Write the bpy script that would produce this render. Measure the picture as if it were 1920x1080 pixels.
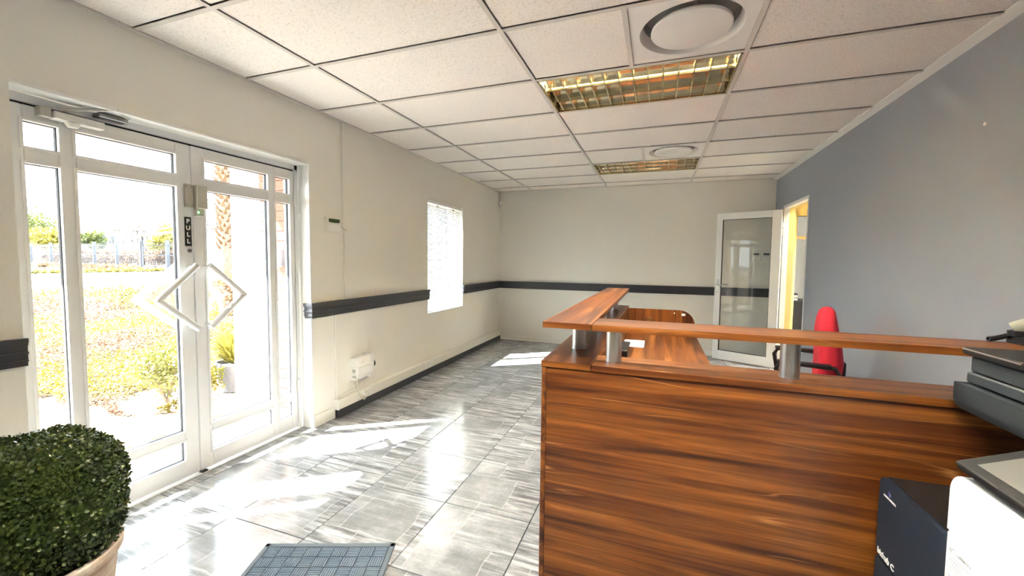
import bpy, bmesh, math, random
from mathutils import Vector, Matrix
random.seed(7)
PI = math.pi
S = bpy.context.scene
for o in list(bpy.data.objects):
    bpy.data.objects.remove(o, do_unlink=True)
COL = S.collection

# ------------------------------------------------------------------ camera, world, sun, exposure
YAW, PITCH, ROLL, FPX, HC = .3424, .0578, .0109, 762.72, 1.36
cam_d = bpy.data.cameras.new('camera'); cam = bpy.data.objects.new('camera', cam_d); COL.objects.link(cam)
cam_d.sensor_width = 36; cam_d.lens = FPX / 1920 * 36; cam_d.shift_y = -8.08 / 1920
cam_d.clip_start = .02; cam_d.clip_end = 400
fwd = Vector((-math.sin(YAW) * math.cos(PITCH), math.cos(YAW) * math.cos(PITCH), -math.sin(PITCH)))
r0 = Vector((math.cos(YAW), math.sin(YAW), 0)); u0 = r0.cross(fwd)
rt = r0 * math.cos(ROLL) + u0 * math.sin(ROLL); up = -r0 * math.sin(ROLL) + u0 * math.cos(ROLL)
mw = Matrix((rt, up, -fwd)).transposed().to_4x4(); mw.translation = (0, 0, HC)
cam.matrix_world = mw
S.camera = cam

W = bpy.data.worlds.new('sky'); S.world = W; W.use_nodes = True
bg = W.node_tree.nodes['Background']
bg.inputs[0].default_value = (.82, .915, 1.0, 1); bg.inputs[1].default_value = 1.4
sun_d = bpy.data.lights.new('sun_offscreen', 'SUN'); sun = bpy.data.objects.new('sun_offscreen', sun_d); COL.objects.link(sun)
sun_d.energy = 5.5; sun_d.angle = math.radians(.6); sun_d.color = (1.0, .97, .925)
SUN_AZ, SUN_EL = math.radians(34), math.radians(46)
SUN = Vector((math.cos(SUN_EL) * math.cos(SUN_AZ), math.cos(SUN_EL) * math.sin(SUN_AZ), -math.sin(SUN_EL)))
sun.rotation_euler = SUN.to_track_quat('-Z', 'Y').to_euler(); sun.location = (-12, -8, 14)
S.view_settings.view_transform = 'Standard'; S.view_settings.look = 'None'
S.view_settings.gamma = 1; S.view_settings.use_curve_mapping = False
S.view_settings.exposure = 3.75
TUBE_W = 115.0                                   # radiance of the fluorescent tubes

# ------------------------------------------------------------------ room numbers (metres, camera above the origin)
WL, WR, WB, WF, CZ = -2.553, 1.4975, 6.487, -2.75, 2.512
GA, GY = -1.9786, 1.368                          # ceiling grid origin
FX, FY, FDX, FDY = -2.5655, 1.4518, .4951, .5043 # floor tile grid

def at(px, py, fw):
    """point on the view ray of a photo pixel at forward depth fw"""
    return Vector((0, 0, HC)) + fw * (fwd + rt * ((px - 960) / FPX) + up * (-(py - 531.92) / FPX))

# ------------------------------------------------------------------ material helpers
class NT:
    def __init__(s, name):
        s.m = bpy.data.materials.new(name); s.m.use_nodes = True
        s.t = s.m.node_tree; s.n = s.t.nodes; s.b = s.n['Principled BSDF']; s.out = s.n['Material Output']
    def add(s, kind, **kw):
        nd = s.n.new('ShaderNode' + kind)
        for k, v in kw.items():
            if hasattr(nd, k) and not k[0].isupper(): setattr(nd, k, v)
        return nd
    def l(s, a, b): s.t.links.new(a, b)
    def coord(s, scale=(1, 1, 1), loc=(0, 0, 0), rot=(0, 0, 0), rnd=0.0):
        tc = s.add('TexCoord'); mp = s.add('Mapping')
        mp.inputs['Scale'].default_value = scale; mp.inputs['Location'].default_value = loc; mp.inputs['Rotation'].default_value = rot
        s.l(tc.outputs['Object'], mp.inputs['Vector'])
        if rnd:
            oi = s.add('ObjectInfo'); ml = s.add('Math', operation='MULTIPLY'); ml.inputs[1].default_value = rnd
            s.l(oi.outputs['Random'], ml.inputs[0])
            va = s.add('VectorMath', operation='ADD'); s.l(tc.outputs['Object'], va.inputs[0]); s.l(ml.outputs[0], va.inputs[1])
            s.l(va.outputs[0], mp.inputs['Vector'])
        return mp.outputs[0]
    def noise(s, vec, scale=5, detail=4, rough=.55, dist=0):
        n = s.add('TexNoise'); n.inputs['Scale'].default_value = scale; n.inputs['Detail'].default_value = detail
        n.inputs['Roughness'].default_value = rough; n.inputs['Distortion'].default_value = dist
        s.l(vec, n.inputs['Vector']); return n.outputs['Fac']
    def ramp(s, fac, stops, interp='LINEAR'):
        r = s.add('ValToRGB'); r.color_ramp.interpolation = interp
        e = r.color_ramp.elements
        while len(e) < len(stops): e.new(.5)
        for el, (p, c) in zip(e, stops):
            el.position = p; el.color = (*c, 1) if len(c) == 3 else c
        s.l(fac, r.inputs[0]); return r.outputs[0]
    def mix(s, fac, a, b, blend='MIX'):
        m = s.add('MixRGB', blend_type=blend)
        for i, v in enumerate((fac, a, b)):
            if hasattr(v, 'links'): s.l(v, m.inputs[i])
            else: m.inputs[i].default_value = v if i == 0 else (*v, 1)
        return m.outputs[0]
    def math(s, op, a, b=0):
        m = s.add('Math', operation=op)
        for i, v in enumerate((a, b)):
            if hasattr(v, 'links'): s.l(v, m.inputs[i])
            else: m.inputs[i].default_value = v
        return m.outputs[0]
    def bump(s, h, strength=.2, dist=.01):
        b = s.add('Bump'); b.inputs['Strength'].default_value = strength; b.inputs['Distance'].default_value = dist
        s.l(h, b.inputs['Height']); s.l(b.outputs[0], s.b.inputs['Normal'])
    def col(s, c):
        if hasattr(c, 'links'): s.l(c, s.b.inputs['Base Color'])
        else: s.b.inputs['Base Color'].default_value = (*c, 1)
    def rough(s, r):
        if hasattr(r, 'links'): s.l(r, s.b.inputs['Roughness'])
        else: s.b.inputs['Roughness'].default_value = r

M = {}
def plain(name, c, rough=.5, metal=0, grain=0, gscale=200, spec=.5):
    t = NT(name); t.rough(rough); t.b.inputs['Metallic'].default_value = metal
    t.b.inputs['Specular IOR Level'].default_value = spec
    if grain:
        v = t.coord(); f = t.noise(v, gscale, 2)
        t.col(t.mix(1.0, c, t.ramp(f, [(.3, (1 - grain,) * 3), (.7, (1 + grain * .3,) * 3)]), 'MULTIPLY'))
        t.bump(f, .15, .002)
    else: t.col(c)
    M[name] = t.m; return t.m

def emit(name, c, strength, base=(.8, .8, .8)):
    t = NT(name); t.col(base); t.b.inputs['Emission Color'].default_value = (*c, 1); t.b.inputs['Emission Strength'].default_value = strength
    M[name] = t.m

def glass(name, tint=(.97, .99, .98), refl=.9, r=.0):
    t = NT(name); tr = t.add('BsdfTransparent'); tr.inputs[0].default_value = (*tint, 1)
    gl = t.add('BsdfGlossy'); gl.inputs[0].default_value = (refl, refl, refl, 1); gl.inputs['Roughness'].default_value = r
    lw = t.add('LayerWeight'); lw.inputs[0].default_value = .5          # Schlick term, the same from both sides of the pane
    fr = t.math('ADD', t.math('MULTIPLY', t.math('POWER', lw.outputs['Facing'], 5.0), .80), .025)
    mx = t.add('MixShader'); t.l(fr, mx.inputs[0]); t.l(tr.outputs[0], mx.inputs[1]); t.l(gl.outputs[0], mx.inputs[2])
    t.l(mx.outputs[0], t.out.inputs['Surface']); M[name] = t.m

def plaster(name, c, bs=.25, sc=160, var=.02):
    t = NT(name); v = t.coord(); f = t.noise(v, sc, 3, .6); g = t.noise(v, 1.3, 3)
    c1 = tuple(x * (1 - var) for x in c); c2 = tuple(min(1, x * (1 + var * .5)) for x in c)
    t.col(t.mix(t.ramp(g, [(.35, (0, 0, 0)), (.65, (1, 1, 1))]), c1, c2)); t.rough(.62); t.bump(f, bs, .004)
    M[name] = t.m
plaster('wall_cream', (.825, .80, .725)); plaster('wall_grey', (.33, .357, .402), .5, 220, .02)
plaster('wall_yellow', (.60, .47, .20)); plaster('wall_white', (.82, .80, .76))
plaster('plaster_column', (.68, .57, .52), .3, 60, .02)

def tile_ceiling():
    t = NT('ceiling_tile'); v = t.coord(rnd=40.0); f = t.noise(v, 95, 3, .7); g = t.noise(v, 26, 2, .5)
    sp = t.ramp(f, [(.36, (.70, .63, .56)), (.47, (.91, .85, .785))])
    t.col(t.mix(t.ramp(g, [(.3, (0, 0, 0)), (.7, (.5, .5, .5))]), sp, (.89, .83, .77))); t.rough(.9); t.bump(f, .5, .004)
    M['ceiling_tile'] = t.m
tile_ceiling()

def floor_tile():
    t = NT('floor_tile'); v = t.coord(rnd=37.0)
    oi = t.add('ObjectInfo')
    big = t.noise(v, 3.2, 4, .6)
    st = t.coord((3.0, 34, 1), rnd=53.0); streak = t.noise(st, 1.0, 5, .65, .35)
    fine = t.noise(v, 60, 4, .7)
    # blocky print inside a tile, joints lighter
    bk = t.add('TexBrick'); bk.inputs['Scale'].default_value = 1.0
    bk.inputs['Brick Width'].default_value = .34; bk.inputs['Row Height'].default_value = .27; bk.inputs['Mortar Size'].default_value = .004
    bk.inputs['Mortar Smooth'].default_value = .6; bk.offset = .37
    bk.inputs['Color1'].default_value = (0, 0, 0, 1); bk.inputs['Color2'].default_value = (1, 1, 1, 1); bk.inputs['Mortar'].default_value = (.5, .5, .5, 1)
    wv = t.add('VectorMath', operation='ADD'); sc = t.add('VectorMath', operation='SCALE'); sc.inputs['Scale'].default_value = .06
    nz = t.add('TexNoise'); nz.inputs['Scale'].default_value = 5; t.l(v, nz.inputs['Vector']); t.l(nz.outputs['Color'], sc.inputs[0])
    t.l(v, wv.inputs[0]); t.l(sc.outputs[0], wv.inputs[1]); t.l(wv.outputs[0], bk.inputs['Vector'])
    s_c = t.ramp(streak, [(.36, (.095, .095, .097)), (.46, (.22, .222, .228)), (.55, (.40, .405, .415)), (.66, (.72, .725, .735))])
    b_c = t.ramp(big, [(.30, (.15, .151, .156)), (.52, (.27, .273, .282)), (.75, (.50, .505, .515))])
    c = t.mix(t.ramp(bk.outputs['Color'], [(.25, (.12, .12, .12)), (.7, (.8, .8, .8))]), b_c, s_c)
    c = t.mix(t.math('MULTIPLY', bk.outputs['Fac'], .32), c, (.70, .70, .69))
    c = t.mix(.35, c, t.ramp(fine, [(.35, (.55, .55, .55)), (.65, (1, 1, 1))]), 'MULTIPLY')
    c = t.mix(.3, c, t.ramp(oi.outputs['Random'], [(0, (.78, .78, .79)), (1, (1.0, 1.0, .99))]), 'MULTIPLY')
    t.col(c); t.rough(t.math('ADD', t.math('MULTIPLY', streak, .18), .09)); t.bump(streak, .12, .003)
    M['floor_tile'] = t.m
floor_tile()

def wood(name, axis, tone=1.0, rough=.28, spec=.5, fr=13.0, flat=0.0):
    t = NT(name); sc = [fr, fr, fr]; sc[axis] = .6
    v = t.coord(tuple(sc), rnd=11.0); a = t.noise(v, 1.35, 5, .6, .5)
    sc2 = [70.0] * 3; sc2[axis] = 1.6; v2 = t.coord(tuple(sc2), rnd=7.0); b = t.noise(v2, 1.0, 4, .6)
    sc3 = [5.0] * 3; sc3[axis] = .32; v3 = t.coord(tuple(sc3), rnd=5.0); d = t.noise(v3, 1.6, 3, .5, .2)
    k = lambda c: tuple(x * tone for x in c)
    c = t.ramp(a, [(.33, k((.026, .005, .0015))), (.45, k((.082, .021, .0042))), (.56, k((.148, .046, .0075))), (.70, k((.240, .090, .018)))])
    msk = t.ramp(t.noise(t.coord((2.5, 2.5, 2.5), rnd=3.0), 1.0, 2), [(.45, (0, 0, 0)), (.62, (1, 1, 1))])
    line = t.mix(1.0, t.ramp(d, [(.495, (0, 0, 0)), (.503, (1, 1, 1)), (.511, (0, 0, 0))]), msk, 'MULTIPLY')
    c = t.mix(t.math('MULTIPLY', line, .8), c, k((.44, .20, .065)))
    c = t.mix(.6, c, t.ramp(b, [(.3, (.55, .5, .48)), (.65, (1, 1, 1))]), 'MULTIPLY')
    if flat: c = t.mix(flat, c, k((.155, .074, .033)))
    t.col(c); t.rough(rough); t.b.inputs['Specular IOR Level'].default_value = spec; t.bump(b, .06, .002); M[name] = t.m
for _n, _a in (('wood_x', 0), ('wood_y', 1), ('wood_z', 2)): wood(_n, _a, 1.35, .34, .4, 17.0)

plain('bar_white', (.66, .615, .56), .5); plain('white_paint', (.82, .81, .77), .35); plain('white_alu', (.80, .80, .79), .3); plain('handle_white', (.80, .80, .79), .3); plain('door_alu', (.80, .80, .79), .34)
plain('white_plastic', (.86, .84, .78), .35); plain('cream_plastic', (.83, .80, .71), .4)
plain('rail_dark', (.040, .043, .052), .38); plain('skirting_dark', (.040, .043, .052), .4)
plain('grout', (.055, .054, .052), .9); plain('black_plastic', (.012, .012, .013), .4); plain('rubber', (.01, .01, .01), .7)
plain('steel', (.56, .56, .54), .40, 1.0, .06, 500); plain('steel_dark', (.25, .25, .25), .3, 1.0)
plain('gold_louvre', (.66, .57, .36), .12, 1.0); plain('troffer_inner', (.42, .40, .30), .25, .8)
plain('diffuser_white', (.84, .81, .77), .4); plain('recess_grey', (.42, .41, .40), .7)
plain('red_fabric', (.56, .012, .035), .85, 0, .25, 400); plain('mat_dark', (.035, .048, .070), .95, 0, .4, 600); plain('mat_rib', (.125, .165, .215), .95, 0, .35, 500)
plain('mat_border', (.085, .105, .125), .8)
plain('printer_navy', (.018, .026, .040), .55, 0, .12, 500, .25); plain('printer_grey', (.024, .032, .037), .55, 0, .1, 500); plain('printer_white', (.76, .79, .79), .4)
plain('printer_lid', (.013, .013, .012), .6, 0, .1, 500, .25); plain('screen_grey', (.10, .10, .09), .5); plain('print_ink', (.30, .32, .33), .6); plain('ink_faint', (.52, .54, .55), .6)
plain('sticker', (.86, .89, .89), .5); plain('logo_blue', (.02, .03, .22), .3); plain('white_ink', (.95, .95, .95), .5)
plain('phone_grey', (.26, .26, .21), .5); plain('lcd_green', (.035, .075, .03), .25); plain('lcd_dark', (.05, .06, .055), .3)
plain('paper', (.92, .91, .88), .7); plain('cable', (.72, .66, .52), .5); plain('dirt_gap', (.03, .025, .02), .8)
plain('door_gap', (.015, .015, .018), .7); plain('lock_grey', (.50, .48, .42), .4, .3)
plain('brick_red', (.25, .105, .068), .85, 0, .35, 60); plain('mortar', (.40, .34, .30), .95); plain('paver', (.19, .125, .08), .85, 0, .3, 40)
plain('porch_tile', (.74, .74, .74), .5, 0, .08, 30); plain('asphalt', (.17, .165, .16), .9, 0, .12, 20); plain('concrete', (0.3, 0.285, 0.26), .9, 0, .2, 20)
plain('bark', (.22, .17, .13), .9, 0, .4, 30); plain('bark_pale', (.075, .062, .055), .9); plain('palm_bark', (0.2, 0.115, 0.08), .9, 0, .4, 25)
plain('fence_grey', (0.085, 0.09, 0.105), .6); plain('house_white', (.62, .64, .67), .8); plain('roof_orange', (.34, .125, .055), .8, 0, .2, 8)
plain('window_dark', (.12, .14, .15), .2); plain('booth_cream', (.52, .43, .29), .8); plain('canopy_white', (.66, .64, .61), .6)
plain('backdrop_grey', (.055, .068, .085), .9); plain('soil', (0.08, 0.05, 0.03), .95, 0, .4, 15); plain('pot_grey', (.16, .16, .17), .6, 0, .2, 40); plain('hedge_core', (.047, .078, .010), 1.0)
plain('rock', (.55, .53, .50), .9, 0, .3, 20); plain('keypad_grey', (.12, .13, .15), .4); plain('keys_white', (.75, .78, .8), .4)
emit('tube_lit', (1.0, .97, .91), TUBE_W); emit('led_green', (.1, 1.0, .2), 5.0, (.1, .5, .1))
plain('tube_off', (.80, .79, .76), .3)
glass('glass_clear'); glass('glass_door', (.975, .985, .98), .35); glass('crystal', (.80, .84, .82), 1.0, .03)
plain('blind_slat', (.90, .90, .88), .4); M['blind_slat'].node_tree.nodes['Principled BSDF'].inputs['Subsurface Weight'].default_value = 0

def leafmat(name, stops, rough=.5, scale=1.2, rnd=0.0, trans=.25):
    t = NT(name); v = t.coord(rnd=rnd); f = t.noise(v, scale, 3, .6); g = t.noise(v, scale * 14, 2)
    c = t.mix(.6, t.ramp(f, stops), t.ramp(g, [(.3, (.55, .55, .5)), (.7, (1.0, 1.0, 1.0))]), 'MULTIPLY')
    t.col(c); t.rough(rough)
    tl = t.add('BsdfTranslucent'); t.l(c, tl.inputs[0]); mx = t.add('MixShader'); mx.inputs[0].default_value = trans
    t.l(t.b.outputs[0], mx.inputs[1]); t.l(tl.outputs[0], mx.inputs[2]); t.l(mx.outputs[0], t.out.inputs['Surface'])
    M[name] = t.m
leafmat('leaf_box', [(0.30, (0.019, 0.037, 0.0050)), (0.55, (0.046, 0.077, 0.0099)), (0.75, (0.093, 0.118, 0.0186))], .38, 9, 0.0, .15)
leafmat('leaf_box_light', [(0.20, (0.099, 0.130, 0.0186)), (0.60, (0.149, 0.155, 0.0248)), (0.85, (0.223, 0.161, 0.0372))], .4, 5, 20.0, .15)
leafmat('leaf_box_single', [(0.20, (0.028, 0.050, 0.0062)), (0.55, (0.062, 0.093, 0.0124)), (0.80, (0.124, 0.130, 0.0217))], .36, 5, 20.0, .15)
leafmat('leaf_garden', [(0.28, (0.122, 0.036, 0.0216)), (0.41, (0.158, 0.090, 0.0396)), (0.49, (0.180, 0.137, 0.0144)), (0.60, (0.245, 0.184, 0.0058)), (0.70, (0.144, 0.144, 0.0144)), (0.82, (0.072, 0.108, 0.0144))], .7, .55)
leafmat('leaf_shrub', [(0.30, (0.113, 0.122, 0.0225)), (0.50, (0.180, 0.180, 0.0450)), (0.75, (0.248, 0.203, 0.0630))], .6, 3)
leafmat('leaf_tree', [(0.30, (0.054, 0.072, 0.0225)), (0.55, (0.117, 0.135, 0.0360)), (0.80, (0.189, 0.162, 0.0450))], .7, .7)
leafmat('leaf_yellow', [(0.30, (0.180, 0.162, 0.0270)), (0.60, (0.248, 0.211, 0.0360)), (0.80, (0.279, 0.216, 0.0540))], .7, .8)
leafmat('leaf_dry', [(0.30, (0.153, 0.072, 0.0360)), (0.60, (0.207, 0.135, 0.0720)), (0.80, (0.234, 0.189, 0.1170))], .8, 1.1)
leafmat('grass', [(.30, (.15, .13, .03)), (.60, (.20, .17, .04)), (.80, (.24, .18, .06))], .8, .5)

def swirl_sheet():
    t = NT('swirl_sheet'); v = t.coord((1, 1, 1)); n = t.noise(v, 16, 1, .4, 1.2)
    l = t.ramp(n, [(.46, (0, 0, 0)), (.49, (1, 1, 1)), (.52, (0, 0, 0))])
    t.col(t.mix(t.math('MULTIPLY', l, .75), (.86, .88, .88), (.16, .36, .58))); t.rough(.5); M['swirl_sheet'] = t.m
swirl_sheet()
def stone_pot():
    t = NT('stone_pot'); v = t.coord((1, 1, 1)); n = t.noise(v, 14, 4, .65); s2 = t.coord((1, 1, 22)); b = t.noise(s2, 2.2, 3, .6, .4)
    c = t.mix(t.ramp(n, [(.35, (0, 0, 0)), (.7, (1, 1, 1))]), (.50, .38, .28), (.78, .68, .57))
    c = t.mix(.55, c, t.ramp(b, [(.38, (.55, .45, .38)), (.55, (1, 1, 1))]), 'MULTIPLY')
    t.col(c); t.rough(.85); t.bump(b, .4, .004); M['stone_pot'] = t.m
stone_pot()

# ------------------------------------------------------------------ geometry helpers
OFF = {}
class MB:
    def __init__(s): s.bm = bmesh.new()
    def box(s, x0, x1, y0, y1, z0, z1, bevel=0, seg=2):
        if x0 > x1: x0, x1 = x1, x0
        if y0 > y1: y0, y1 = y1, y0
        if z0 > z1: z0, z1 = z1, z0
        bm = s.bm
        v = [bm.verts.new(p) for p in ((x0,y0,z0),(x1,y0,z0),(x1,y1,z0),(x0,y1,z0),(x0,y0,z1),(x1,y0,z1),(x1,y1,z1),(x0,y1,z1))]
        fs = [bm.faces.new([v[i] for i in q]) for q in ((3,2,1,0),(4,5,6,7),(0,1,5,4),(1,2,6,5),(2,3,7,6),(3,0,4,7))]
        if bevel:
            es = set(e for f in fs for e in f.edges)
            bmesh.ops.bevel(bm, geom=list(es), offset=min(bevel, .49*min(x1-x0, y1-y0, z1-z0)), segments=seg, profile=.5, affect='EDGES')
        return s
    def prism(s, pts, d0, d1, axis=2):
        """extrude a 2-D outline along an axis; outline coordinates are the two other axes in order"""
        def P(a, b, c): return {0: (c, a, b), 1: (a, c, b), 2: (a, b, c)}[axis]
        bm = s.bm; n = len(pts)
        lo = [bm.verts.new(P(a, b, d0)) for a, b in pts]; hi = [bm.verts.new(P(a, b, d1)) for a, b in pts]
        bm.faces.new(lo[::-1]); bm.faces.new(hi)
        for i in range(n): bm.faces.new((lo[i], lo[(i+1) % n], hi[(i+1) % n], hi[i]))
        return s
    def tube(s, pts, r, n=10, cap=True, closed=False):
        pts = [Vector(p) for p in pts]; rs = r if isinstance(r, (list, tuple)) else [r]*len(pts); bm = s.bm; rings = []
        prev = None
        for i, p in enumerate(pts):
            a = pts[i-1] if i else (pts[-1] if closed else pts[0]); b = pts[i+1] if i < len(pts)-1 else (pts[0] if closed else pts[-1])
            d = (b-a).normalized() if (b-a).length > 1e-9 else Vector((0,0,1))
            if prev is None:
                ref = Vector((0,0,1)) if abs(d.z) < .9 else Vector((1,0,0)); u = d.cross(ref).normalized()
            else:
                u = prev - d*prev.dot(d)
                u = u.normalized() if u.length > 1e-6 else d.orthogonal().normalized()
            prev = u; w = d.cross(u)
            rings.append([bm.verts.new(p + (u*math.cos(2*PI*k/n) + w*math.sin(2*PI*k/n))*rs[i]) for k in range(n)])
        m = len(rings)
        for i in range(m if closed else m-1):
            A, B = rings[i], rings[(i+1) % m]
            for k in range(n): bm.faces.new((A[k], A[(k+1) % n], B[(k+1) % n], B[k]))
        if cap and not closed: bm.faces.new(rings[0][::-1]); bm.faces.new(rings[-1])
        return s
    def lathe(s, prof, cx=0, cy=0, n=32, cap=False):
        """revolve (r, z) profile about a vertical axis"""
        bm = s.bm; rings = []
        for r, z in prof:
            if r < 1e-6: rings.append([bm.verts.new((cx, cy, z))])
            else: rings.append([bm.verts.new((cx + r*math.cos(2*PI*k/n), cy + r*math.sin(2*PI*k/n), z)) for k in range(n)])
        for A, B in zip(rings, rings[1:]):
            for k in range(n):
                a = A[k % len(A)]; b = A[(k+1) % len(A)]; c = B[(k+1) % len(B)]; d = B[k % len(B)]
                vs = []
                for q in (a, b, c, d):
                    if q not in vs: vs.append(q)
                if len(vs) > 2: bm.faces.new(vs)
        return s
    def quad(s, a, b, c, d): s.bm.faces.new([s.bm.verts.new(p) for p in (a, b, c, d)]); return s
    def tri(s, a, b, c): s.bm.faces.new([s.bm.verts.new(p) for p in (a, b, c)]); return s
    def xf(s, mat): bmesh.ops.transform(s.bm, matrix=mat, verts=s.bm.verts); return s
    def mesh(s, name, mat=None, smooth=False, off=None, normals=True):
        if off is not None: bmesh.ops.translate(s.bm, vec=-Vector(off), verts=s.bm.verts)
        if normals: bmesh.ops.recalc_face_normals(s.bm, faces=s.bm.faces)
        me = bpy.data.meshes.new(name); s.bm.to_mesh(me); s.bm.free()
        if mat: me.materials.append(M[mat])
        if smooth:
            for p in me.polygons: p.use_smooth = True
            try: me.set_sharp_from_angle(angle=math.radians(38))
            except Exception: pass
        return me
    def build(s, name, mat, parent=None, smooth=False, base=None, label=None):
        """one mesh object; vertices are world coordinates (or the parent's when it was made with local=True)"""
        if parent is not None: off = OFF[parent.name]
        else: off = Vector(base) if base is not None else Vector((0, 0, 0))
        o = bpy.data.objects.new(name, s.mesh(name, mat, smooth, off)); COL.objects.link(o)
        OFF[o.name] = Vector(off)
        if parent is not None: o.parent = parent
        else: o.location = off
        if label: o['label'] = label
        return o
def tag(o, label=None, cat=None, group=None, kind=None):
    if label: o['label'] = label
    if cat: o['category'] = cat
    if group: o['group'] = group
    if kind: o['kind'] = kind
    return o
def thing(name, loc, label, cat, group=None, kind=None, local=False, rz=0):
    o = bpy.data.objects.new(name, None); COL.objects.link(o); o.location = loc; o.rotation_euler = (0, 0, rz)
    o.empty_display_size = .1
    OFF[o.name] = Vector((0, 0, 0)) if local else Vector(loc)
    return tag(o, label, cat, group, kind)
def inst(name, me, parent, loc, rot=(0, 0, 0), scale=(1, 1, 1)):
    """object that shares mesh data; loc is in world coordinates"""
    o = bpy.data.objects.new(name, me); COL.objects.link(o)
    off = OFF[parent.name] if parent is not None else Vector((0, 0, 0))
    o.location = Vector(loc) - off; o.rotation_euler = rot; o.scale = scale; OFF[o.name] = Vector(loc)
    if parent is not None: o.parent = parent
    return o
def copy_tree(o, parent=None):
    c = o.copy(); COL.objects.link(c); OFF[c.name] = OFF[o.name]
    c.parent = parent
    for ch in list(o.children): copy_tree(ch, c)
    return c
def text_mesh(name, body, size, mat, parent, loc, u, v, align='CENTER', depth=.0006, bold=0.0):
    """text as mesh: u is the writing direction, v the up direction, loc in world coordinates"""
    cu = bpy.data.curves.new(name, 'FONT'); cu.body = body; cu.size = size; cu.align_x = align; cu.align_y = 'CENTER'
    cu.extrude = depth; cu.offset = bold; cu.resolution_u = 3
    t = bpy.data.objects.new(name + '_curve', cu); COL.objects.link(t)
    dg = bpy.context.evaluated_depsgraph_get(); me = bpy.data.meshes.new_from_object(t.evaluated_get(dg))
    bpy.data.objects.remove(t, do_unlink=True); bpy.data.curves.remove(cu)
    u = Vector(u).normalized(); v = Vector(v); v = (v - u*v.dot(u)).normalized(); w = u.cross(v)
    mt = Matrix((u, v, w)).transposed().to_4x4(); mt.translation = Vector(loc) - OFF[parent.name]
    me.transform(mt); me.materials.clear(); me.materials.append(M[mat]); me.name = name
    o = bpy.data.objects.new(name, me); COL.objects.link(o); o.parent = parent; OFF[o.name] = OFF[parent.name]; return o
def rounded(x0, x1, y0, y1, r, n=5):
    pts = []
    for cx, cy, a in ((x1-r, y0+r, -90), (x1-r, y1-r, 0), (x0+r, y1-r, 90), (x0+r, y0+r, 180)):
        for k in range(n+1): b = math.radians(a + 90*k/n); pts.append((cx + r*math.cos(b), cy + r*math.sin(b)))
    return pts

# ================================================================== ROOM SHELL
# ---- floor
floor = MB().box(WL-.17, WR+.13, WF-.1, WB+.1, -.12, -.012).build('floor', 'grout')
tag(floor, 'grey stone-look tiled floor of the reception room', 'floor', kind='structure')
xs = [WL-.17] + [FX + FDX*i for i in range(0, 9)] + [WR]
xs = [x for x in xs if x <= WR]
ys = [WF] + [FY + FDY*j for j in range(-8, 10)] + [WB]
tile_cache = {}
g = .0020
for i in range(len(xs)-1):
    for j in range(len(ys)-1):
        x0, x1, y0, y1 = xs[i], xs[i+1], ys[j], ys[j+1]
        if i == 0:                                           # threshold strip exists only in the door recess
            y0, y1 = max(y0, .93), min(y1, 2.47)
            if y1 - y0 < .02: continue
        if x1 - x0 < .02 or y1 - y0 < .02: continue
        k = (round(x1-x0, 3), round(y1-y0, 3))
        if k not in tile_cache:
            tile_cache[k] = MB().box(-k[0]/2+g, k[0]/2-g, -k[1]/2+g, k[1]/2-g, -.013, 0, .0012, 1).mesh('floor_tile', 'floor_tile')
        inst('floor_tile', tile_cache[k], floor, ((x0+x1)/2, (y0+y1)/2, 0))

# ---- walls
TOP = 2.72
def wall(name, boxes, mat, label):
    m = MB()
    for b in boxes: m.box(*b)
    o = m.build(name, mat); tag(o, label, 'wall', kind='structure'); return o
XO = -2.80
DY0, DY1, DZ = .925, 2.475, 2.088
WY0, WY1, WZ0, WZ1 = 4.19, 5.11, .715, 2.072
wall('wall_left', [(XO, WL, WF-.12, DY0, 0, TOP), (XO, WL, DY0, DY1, DZ, TOP), (XO, WL, DY1, WY0, 0, TOP),
                   (XO, WL, WY0, WY1, 0, WZ0), (XO, WL, WY0, WY1, WZ1, TOP), (XO, WL, WY1, WB+.12, 0, TOP)], 'wall_cream',
     'cream plastered wall holding the glazed entrance doors and the blinded window')
wall('wall_back', [(WL, WR, WB, WB+.12, 0, TOP)], 'wall_cream', 'cream plastered wall behind the open glass door')
RY0, RY1, RZ = 5.165, 6.085, 2.085
wall('wall_right', [(WR, WR+.12, WF-.12, RY0, 0, TOP), (WR, WR+.12, RY0, RY1, RZ, TOP), (WR, WR+.12, RY1, WB+.12, 0, TOP)], 'wall_grey',
     'charcoal grey painted wall with the doorway to the next room')
wall('wall_front', [(WL, WR, WF-.12, WF, 0, TOP)], 'wall_cream', 'plain cream wall closing the room opposite the open glass door')

# ---- ceiling
ceil = MB().box(XO, WR+.12, WF-.12, WB+.12, CZ+.11, CZ+.20).build('ceiling', 'wall_white')
tag(ceil, 'suspended ceiling of speckled mineral tiles in a white grid', 'ceiling', kind='structure')
gx = [WL, GA, GA+1.2, GA+2.4, WR]
gy = [WF] + [GY + .6*i for i in range(-6, 9)] + [WB]
hb = .011
ROW0 = 7                                         # index in gy of GY + 0  -> gy[ROW0 + r] = GY + .6 r
def row_of(j): return j - ROW0
light_rows = (-2, 2, 6); diff_rows = (1, 5)
tc2 = {}
def ctile(x0, x1, y0, y1):
    k = (round(x1-x0, 3), round(y1-y0, 3))
    if k not in tc2:
        tc2[k] = MB().box(-k[0]/2+.0148, k[0]/2-hb, -k[1]/2+hb, k[1]/2-.0148, .0, .015, .002, 1).mesh('ceiling_tile', 'ceiling_tile')
    inst('ceiling_tile', tc2[k], ceil, ((x0+x1)/2, (y0+y1)/2, CZ+.003))
for j in range(len(gy)-1):
    r = row_of(j)
    for i in range(4):
        if i == 2 and r in light_rows: continue
        if i == 2 and r in diff_rows: ctile(gx[2], gx[2]+.6, gy[j], gy[j+1]); continue
        if gy[j+1]-gy[j] < .04: continue
        ctile(gx[i], gx[i+1], gy[j], gy[j+1])
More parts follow.
